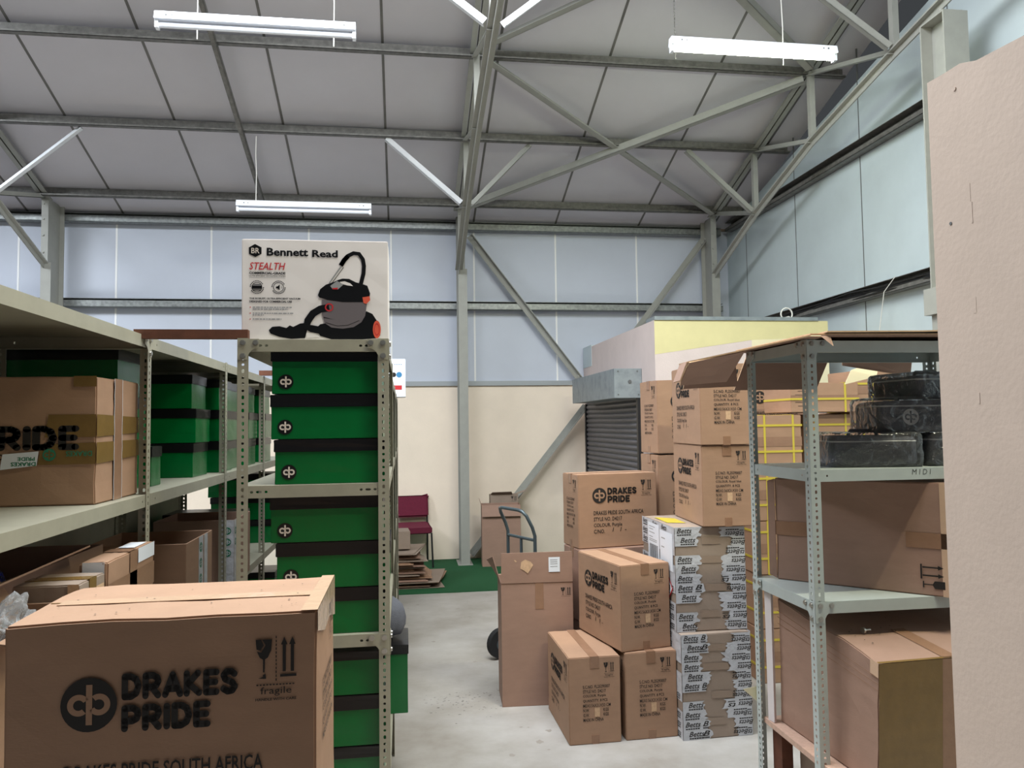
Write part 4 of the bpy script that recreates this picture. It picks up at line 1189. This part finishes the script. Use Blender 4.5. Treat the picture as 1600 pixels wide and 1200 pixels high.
def p_tape(F, w, d, h):
    f = F['right']
    f.rect(.0, 0, .06, h, 2); logo(f, .03, .06, .02, 3, 2); logo(f, .03, .12, .02, 3, 2)
    f = F['front']
    f.rect(w - .07, 0, w, h, 2); logo(f, w - .035, .06, .02, 3, 2); logo(f, w - .035, .12, .02, 3, 2); logo(f, w - .035, .18, .02, 3, 2)
e = .005
opencarton('open carton with white printed tape on its corner, left row lower shelf', (-1.32, 3.41, .862), 0, .41, .44, .372, 'card', [], prints=lambda F, w, d, h: (F['right'].rect(d * .45, 0, d * .62, h, 2), F['right'].rect(d * .66, 0, d * .8, h, 2), [logo(F['right'], d * .53, .05 + .07 * k, .022, 3, 2) for k in range(4)]))
opencarton('open carton with round logos on white tape, farther along the left lower shelf', (-1.34, 4.38, .862), 0, .42, .44, .355, 'cardp', [], prints=p_tape)
opencarton('long dark open carton at the back of the left lower shelf', (-1.49, 1.90, .862), 0, .40, 1.1, .44, 'cardp', [[(.40, .1, .44), (.40, .8, .44), (.47, .8, .475), (.47, .1, .46)]])
t = carton('flat taped carton standing on the left lower shelf by the post', (-1.0, 2.56, .862), 0, .085, .44, .445, None, None, m='card', seed=52)
mb = MB(); f = faces(mb, .085, .44, .445, .002)['right']
f.rect(0, .07, .44, .15, 0); f.rect(.19, 0, .26, .445, 0); f.rect(.27, .0, .44, .05, 1)
f = faces(mb, .085, .44, .445, .002)['top']; f.rect(.015, .03, .07, .16, 1); f.rect(.0, .18, .085, .25, 0)
f = faces(mb, .085, .44, .445, .002)['front']; f.rect(.01, 0, .075, .09, 1)
mb.build('packing_tape', [M['tape'], M['paper']], t)
def p_dp(F, w, d, h):
    F['right'].rect(.07, .03, d - .01, .16, 2); logo(F['right'], d - .06, .09, .03, 3, 2, 1); F['front'].rect(w - .03, 0, w, h, 2)
carton('small carton with green logo label in front of the flat taped carton', (-1.10, 2.345, .862), rd(0), .185, .19, .42, p_dp, 'x', m='cardg', seed=53, tapem='taped')
opencarton('open carton with raised flap behind the nearest carton on the left shelf', (-1.06, 1.87, .862), 0, .16, .44, .38, 'card', [[(0, 0, .38), (0, .43, .38), (-.05, .43, .46), (-.05, 0, .46)], [(.16, 0, .38), (.16, .43, .38), (.22, .42, .40), (.23, 0, .37)]])
def lump(name, label, cat, c, r, m, seed, sub=3, amp=.25):
    rng = random.Random(seed)
    bm = bmesh.new(); bmesh.ops.create_icosphere(bm, subdivisions=sub, radius=1.0)
    from mathutils import noise
    for v in bm.verts:
        n = noise.noise(v.co * 1.9 + Vector((seed, 0, 0))) + .5 * noise.noise(v.co * 4.3 + Vector((0, seed, 0)))
        v.co *= 1 + amp * n
        v.co = Vector((v.co.x * r[0], v.co.y * r[1], max(v.co.z, -.55) * r[2]))
    mb = MB(); mb.add([v.co.copy() for v in bm.verts], [[v.index for v in f.verts] for f in bm.faces], 0, True); bm.free()
    o = mb.build(name, M[m]); o.location = c
    if label: tag(o, label, cat)
    return o
lump('fabric_bundle', 'dark green fabric bundle in the long open carton on the left shelf', 'fabric', (-1.28, 2.05, 1.20), (.15, .14, .15), 'greenfab', 3)
lump('plastic_packet', 'blue plastic packet on the dark open carton under the left shelf', 'packet', (-1.30, 2.42, 1.22), (.13, .2, .13), 'bluep', 5)
lump('plastic_bag', 'crumpled clear plastic bag at the left edge above the nearest carton', 'plastic bag', (-.985, 2.06, 1.21), (.06, .12, .075), 'filmbag', 8, 5, .75)

# ------------------------------------------------------------------ right rack
def bag(label, loc, rz, w, d, h, lg=False, seed=0, rot=None, cover=True):
    t = thing('sports_bag', label, 'bag', loc, rz, 'black bags wrapped in clear plastic', rot)
    rng = random.Random(seed)
    def shell(g, sub, nz, rnd):
        bm = bmesh.new(); bmesh.ops.create_cube(bm, size=1.0); bmesh.ops.subdivide_edges(bm, edges=bm.edges[:], cuts=sub, use_grid_fill=True)
        from mathutils import noise
        vs = []
        for v in bm.verts:
            p = v.co * 2
            q = Vector((abs(p.x), abs(p.y), abs(p.z)))
            k = (q.x ** rnd + q.y ** rnd + q.z ** rnd) ** (1 / rnd)
            p = p / k if k > 0 else p
            n = noise.noise(Vector((p.x * 2.1 + seed, p.y * 2.1, p.z * 2.1))) * nz + noise.noise(Vector((p.x * 5, p.y * 5 + seed, p.z * 5))) * nz * .6
            vs.append(Vector((p.x * (w / 2 + g) * (1 + n), p.y * (d / 2 + g) * (1 + n), max(p.z * (h / 2 + g) * (1 + n), -h / 2) + h / 2)))
        fs = [[v.index for v in f.verts] for f in bm.faces]; bm.free()
        return vs, fs
    mb = MB(); vs, fs = shell(0, 9, .012, 9); mb.add(vs, fs, 0, True); mb.build('bag_body', M['bagf'], t)
    mb = MB(); z = h * .82; a, b = w / 2 + .001, d / 2 + .001
    pts = []
    for k in range(48):
        an = 2 * math.pi * k / 48; c, s_ = math.cos(an), math.sin(an)
        kk = (abs(c) ** 9 + abs(s_) ** 9) ** (1 / 9); pts.append((a * c / kk * .985, b * s_ / kk * .985, z))
    mb.tube(pts + [pts[0]], .0035, 0, 6); mb.build('piping', M['piping'], t)
    mb = MB(); mb.tube([(-.06, 0, h), (-.05, 0, h + .02), (.05, 0, h + .02), (.06, 0, h)], .008, 0, 8); mb.build('carry_handle', M['bagf'], t)
    if lg:
        mb = MB(); f = Face(mb, (-w / 2, -d / 2, h), (1, 0, 0), (0, 0, -1), (0, -1, 0), .007)
        logo(f, w * .30, h * .52, .033, 0, 1); mb.build('logo_print', [M['piping'], M['bagf']], t)
    if cover:
        mb = MB(); vs, fs = shell(.016, 14, .018, 12); mb.add(vs, fs, 0, True); mb.build('plastic_wrap', M['film'], t)
    return t
bag('black bag in clear plastic lying at left on the marked shelf', (1.93, 3.0, 1.527), rd(-12), .34, .30, .125, seed=1)
bag('black bag in clear plastic lying at right on the marked shelf', (2.29, 3.0, 1.527), rd(4), .33, .30, .13, seed=2)
bag('black bag with round logo in clear plastic lying on the two lower bags', (2.15, 2.985, 1.664), rd(-9), .38, .28, .132, True, seed=3)
bag('black bag in clear plastic, topmost of the pile on the right rack', (2.27, 3.05, 1.802), rd(8), .34, .28, .10, seed=4)
# large cartons
t = carton('large plain carton set askew on the right rack, jutting over the shelf edge', (1.63, 3.205, 1.022), rd(-45), .69, .32, .445, lambda F, w, d, h: None, None, m='cardp', seed=60, amp=.004)
mb = MB(); f = faces(mb, .69, .32, .445, .0015)['front']
# shipping marks printed lying on their side near the right end
def side_mark(f, x, y, s, m):
    for k in (0, 1):
        yy = y + k * .32 * s
        f.rect(x, yy - .03 * s, x + .62 * s, yy + .03 * s, m); f.poly([(x + .55 * s, yy - .09 * s), (x + .75 * s, yy), (x + .55 * s, yy + .09 * s)], m)
    f.rect(x - .07 * s, y - .12 * s, x - .01 * s, y + .46 * s, m)
    f.poly([(x + .42 * s, y + .52 * s), (x + .78 * s, y + .52 * s), (x + .78 * s, y + .82 * s), (x + .42 * s, y + .82 * s), (x + .34 * s, y + .67 * s)], m)
    f.rect(x + .04 * s, y + .65 * s, x + .36 * s, y + .69 * s, m); f.rect(x, y + .54 * s, x + .05 * s, y + .8 * s, m)
side_mark(f, .575, .335, .10, 0)
mb.build('shipping_mark', M['ink'], t)
mb = MB(); f = faces(mb, .69, .32, .445, .001)['front']
f.rect(.0, .19, .14, .25, 0); mb.build('packing_tape', M['tape'], t)
mb = MB(); f = faces(mb, .69, .32, .445, .001)['front']
f.rect(.52, .20, .69, .26, 0)
f.rect(.645, 0, .69, .445, 1)
f = faces(mb, .69, .32, .445, .001)['right']; f.rect(0, .2, .3, .26, 0); f.rect(.11, 0, .19, .445, 0)
mb.build('packing_tape', [M['tape'], M['tapec']], t)
mb = MB(); mb.sheet([(.0, .002, .44), (.0, .002, .005), (-.03, .0, .02), (-.03, .0, .43)], .005); mb.build('flap', M['cardp'], t)

t = carton('big carton with olive tape on the chipboard shelf, jutting out of the right rack', (1.655, 2.555, .412), rd(3), .80, .64, .435, None, None, m='cardp', seed=61, amp=.006)
w, d, h = .80, .64, .435
mb = MB(); f = faces(mb, w, d, h, .0015)['front']
f.rect(0, 0, w, .045, 0); f.rect(0, .045, w, h, 0)
f.rect(.26, 0, .32, h, 1, 1)
f = faces(mb, w, d, h, .0015)['top']; f.poly([(.24, d - .25), (.30, d - .25), (.33, d), (.27, d)], 1)
f.rect(0, d - .012, w, d, 0)
f = faces(mb, w, d, h, .0015)['left']; f.rect(d - .045, 0, d, .05, 2)
for k in range(3): f.rect(.0, .05 + .022 * k, d, .052 + .022 * k, 1)
mb.build('packing_tape', [M['taped'], M['tape'], M['tapec']], t)
mb = MB(); f = faces(mb, w, d, h, .001)['top']
rng = random.Random(12)
for k in range(22): f.disc(rng.uniform(.05, .5), rng.uniform(.1, d - .15), rng.uniform(.0015, .0035), 0, 0, None, 8)
mb.build('dirt_speck', M['ink'], t); 
warp(t, lambda v: (v.x + (.02 * (v.z / .435) if v.y < .3 else 0), v.y, v.z * (1 + .24 * v.y / .64)))
t = thing('loose_bolt', 'small loose steel bolt lying on the big carton with olive tape', 'bolt', (1.775, 2.80, .889))
mb = MB(); mb.disc((0, 0, .008), (1, .3, 0), .012, .009, 0, 6); mb.tube([(0, 0, .008), (.035, .01, .006)], .005, 0, 8); mb.build('bolt_body', M['bolt'], t)
# chipboard shelf resting on a carton below
mb = MB(); mb.box(1.575, 2.60, .388, 2.44, 3.26, .4105)
tag(mb.build('chipboard_shelf', M['ply']), 'pinkish chipboard panel used as lowest shelf of the right rack', 'shelf board')
def p_low(F, w, d, h):
    f = F['left']; fragile(f, .18, .05, .09, .16, 1, False)
carton('brown carton under the chipboard shelf at the lower right', (1.665, 2.62, 0), rd(-3), .74, .56, .386, p_low, 'y', m='cardg', seed=62)
mb = MB(); mb.box(1.61, 3.17, 0, 1.66, 3.25, .386)
tag(mb.build('dark_batten', M['rust']), 'dark upright batten under the rear corner of the chipboard shelf', 'batten')
mb = MB(); mb.add([(1.577, 3.22, .412), (1.585, 3.18, .412), (1.590, 3.19, .97), (1.580, 3.23, .985), (1.591, 3.225, .412), (1.597, 3.185, .412), (1.602, 3.195, .96), (1.592, 3.235, .98)],
                  [(0, 1, 2, 3), (7, 6, 5, 4), (0, 4, 5, 1), (1, 5, 6, 2), (2, 6, 7, 3), (3, 7, 4, 0)])
tag(mb.build('foam_strip', M['foam']), 'thin white foam strip standing beside the rear post of the right rack', 'foam strip')
mb = MB(); mb.sheet([(1.50, 3.30, .52), (1.575, 3.295, .455), (1.60, 3.30, .47), (1.60, 3.31, .53)], .002)
tag(mb.build('paper_scrap', M['lightyellow']), 'cream paper scrap poking out behind the rear post of the right rack', 'paper')
# opened-out cartons laid over the top of the right rack
def flat(label, top, flaps, m='cardp'):
    t = thing('flattened_carton', label, 'cardboard', (1.5, 3.0, 2.035), 0, 'flattened cartons on the right rack')
    O = Vector((1.5, 3.0, 2.035))
    mb = MB()
    for q in top: mb.sheet([Vector(p) - O for p in q], .005, 0, 1)
    mb.build('panel', [M[m], M['cardd']], t)
    for q in flaps:
        mb = MB(); mb.sheet([Vector(p) - O for p in q], .005, 0, 1); mb.build('flap', [M[m], M['cardd']], t)
    return t
flat('opened-out carton bent over the left end of the right rack, flaps hanging', [[(1.055, 2.72, 1.945), (1.53, 2.70, 2.043), (1.53, 3.36, 2.043), (1.26, 3.36, 1.987)], [(1.53, 2.70, 2.043), (1.60, 2.70, 2.041), (1.60, 3.36, 2.041), (1.53, 3.36, 2.043)], [(1.535, 2.705, 2.043), (1.57, 2.68, 2.040), (1.62, 2.68, 2.002), (1.62, 2.70, 2.041)]],
     [[(1.06, 2.72, 1.943), (1.28, 2.72, 1.985), (1.24, 2.80, 1.875), (1.05, 2.80, 1.862)], [(1.055, 2.73, 1.944), (1.26, 3.35, 1.984), (1.22, 3.33, 1.90), (1.03, 2.74, 1.875)],
      [(1.30, 3.36, 1.992), (1.53, 3.36, 2.040), (1.57, 3.42, 1.885), (1.30, 3.42, 1.875)]])
mb = MB(); mb.sheet([(2.18, 3.52, 1.895), (2.21, 3.51, 1.965), (2.34, 3.47, 2.015), (2.32, 3.47, 1.93)], .004)
tag(mb.build('cardboard_flap', M['lightyellow']), 'pale cream cardboard tab hanging behind the top of the right rack', 'cardboard')
t = flat('opened-out carton lying flat over the middle of the right rack, taped flap hanging behind', [[(1.54, 2.70, 2.050), (2.45, 2.70, 2.054), (2.45, 3.36, 2.054), (1.54, 3.36, 2.050)]],
     [[(1.60, 3.36, 2.046), (2.02, 3.36, 2.046), (1.98, 3.44, 1.87), (1.56, 3.44, 1.868)], [(2.07, 3.36, 2.046), (2.44, 3.36, 2.046), (2.48, 3.44, 1.93), (2.12, 3.44, 1.985)]])
mb = MB()
mb.add([(.06, .435, -.158), (.48, .435, -.158), (.485, .425, -.137), (.062, .425, -.137)], [(0, 1, 2, 3)], 0)
m2 = MB(); m2.add([(.30, .433, -.157), (.35, .433, -.157), (.40, .357, .01), (.36, .357, .01)], [(0, 1, 2, 3)], 0); m2.build('printed_tape', M['greyl'], t)
for k in range(3):
    x = .10 + k * .14
    mb.add([(x, .433, -.155), (x + .08, .433, -.155), (x + .08, .427, -.142), (x, .427, -.142)], [(0, 1, 2, 3)], 1)
mb.build('printed_tape', [M['greyl'], M['greenink']], t)
flat('thin crumpled cardboard sheet with white patch on top of the right rack', [[(1.60, 2.685, 2.058), (2.0, 2.69, 2.062), (2.0, 3.3, 2.062), (1.64, 3.3, 2.058)], [(2.0, 2.69, 2.062), (2.46, 2.68, 2.072), (2.46, 3.3, 2.072), (2.0, 3.3, 2.062)]], [], 'cardg')

# ------------------------------------------------------------------ yellow strapped cartons behind the right rack
def strapped(label, x, y, z, w, d, h, seed, vs_=(.22, .82), hs_=(.3, .8), prints=None):
    t = thing('strapped_carton', label, 'cardboard box', (x, y, z), rd(random.Random(seed).uniform(-2, 2)), 'yellow strapped cartons')
    mb = MB(); carton_geo(mb, w, d, h, 0, seed=seed)
    if prints: prints(faces(mb, w, d, h), w, d, h)
    mb.build('carton_body', [M['card'], M['ink']], t)
    mb = MB(); f = faces(mb, w, d, h, .0012)['front']; f.rect(0, h * .42, w, h * .60, 0); mb.build('packing_tape', M['tape'], t)
    b = .0022; s_ = .007
    for k in vs_:
        mb = MB(); c = w * k
        mb.box(c - s_, -b, -.0005, c + s_, 0, h + b); mb.box(c - s_, d, 0, c + s_, d + b, h + b); mb.box(c - s_, -b, h, c + s_, d + b, h + b)
        mb.build('strap', M['strap'], t)
    for k in hs_:
        mb = MB(); c = h * k
        mb.box(-b, -b * 1.4, c - s_, w + b, 0, c + s_); mb.box(-b, 0, c - s_, 0, d, c + s_); mb.box(w, 0, c - s_, w + b, d, c + s_)
        mb.build('strap', M['strap'], t)
lv = ['bottom', 'second', 'third', 'fourth', 'top']
for c, (x, y, n, h, w, lb) in enumerate(((2.31, 4.80, 5, .349, .345, 'left column beside the royal blue cartons'), (2.70, 4.86, 5, .349, .37, 'middle column behind the right rack'), (3.10, 4.92, 5, .352, .36, 'right column behind the right rack'))):
    for i in range(n):
        strapped('yellow strapped carton, %s one of the %s' % (lv[i], lb), x + .008 * (i % 2), y, i * (h + .003), w, .42, h, 100 + c * 10 + i)
strapped('long yellow strapped carton with paper label lying across the two strapped columns', 2.585, 4.81, 1.772, .49, .40, .20, 131, (.80,), (.45,), lambda F, w, d, h: [F['front'].rect(.03 + .02 * (k % 2), .03 + .025 * k, .16 - .03 * (k % 3), .033 + .025 * k, 1) for k in range(6)])
strapped('yellow strapped carton highest at right behind the right rack', 3.12, 4.9, 1.790, .30, .36, .27, 132, (.4, .9), (.66,))
for i in range(4):
    carton('printed carton in the hidden column behind the strapped cartons, %s' % ('bottom', 'second', 'third', 'topmost with logo')[i], (2.52, 5.42, i * .512), 0, .54, .32, .508, P_big() if i == 3 else None, 'x', seed=70 + i, m='card')

b_ = lump('black_bag', 'small black bag sticking out of the right side of the middle rack', 'bag', (-.16, 3.86, .775), (.165, .13, .135), 'bagf', 15, 3, .12)
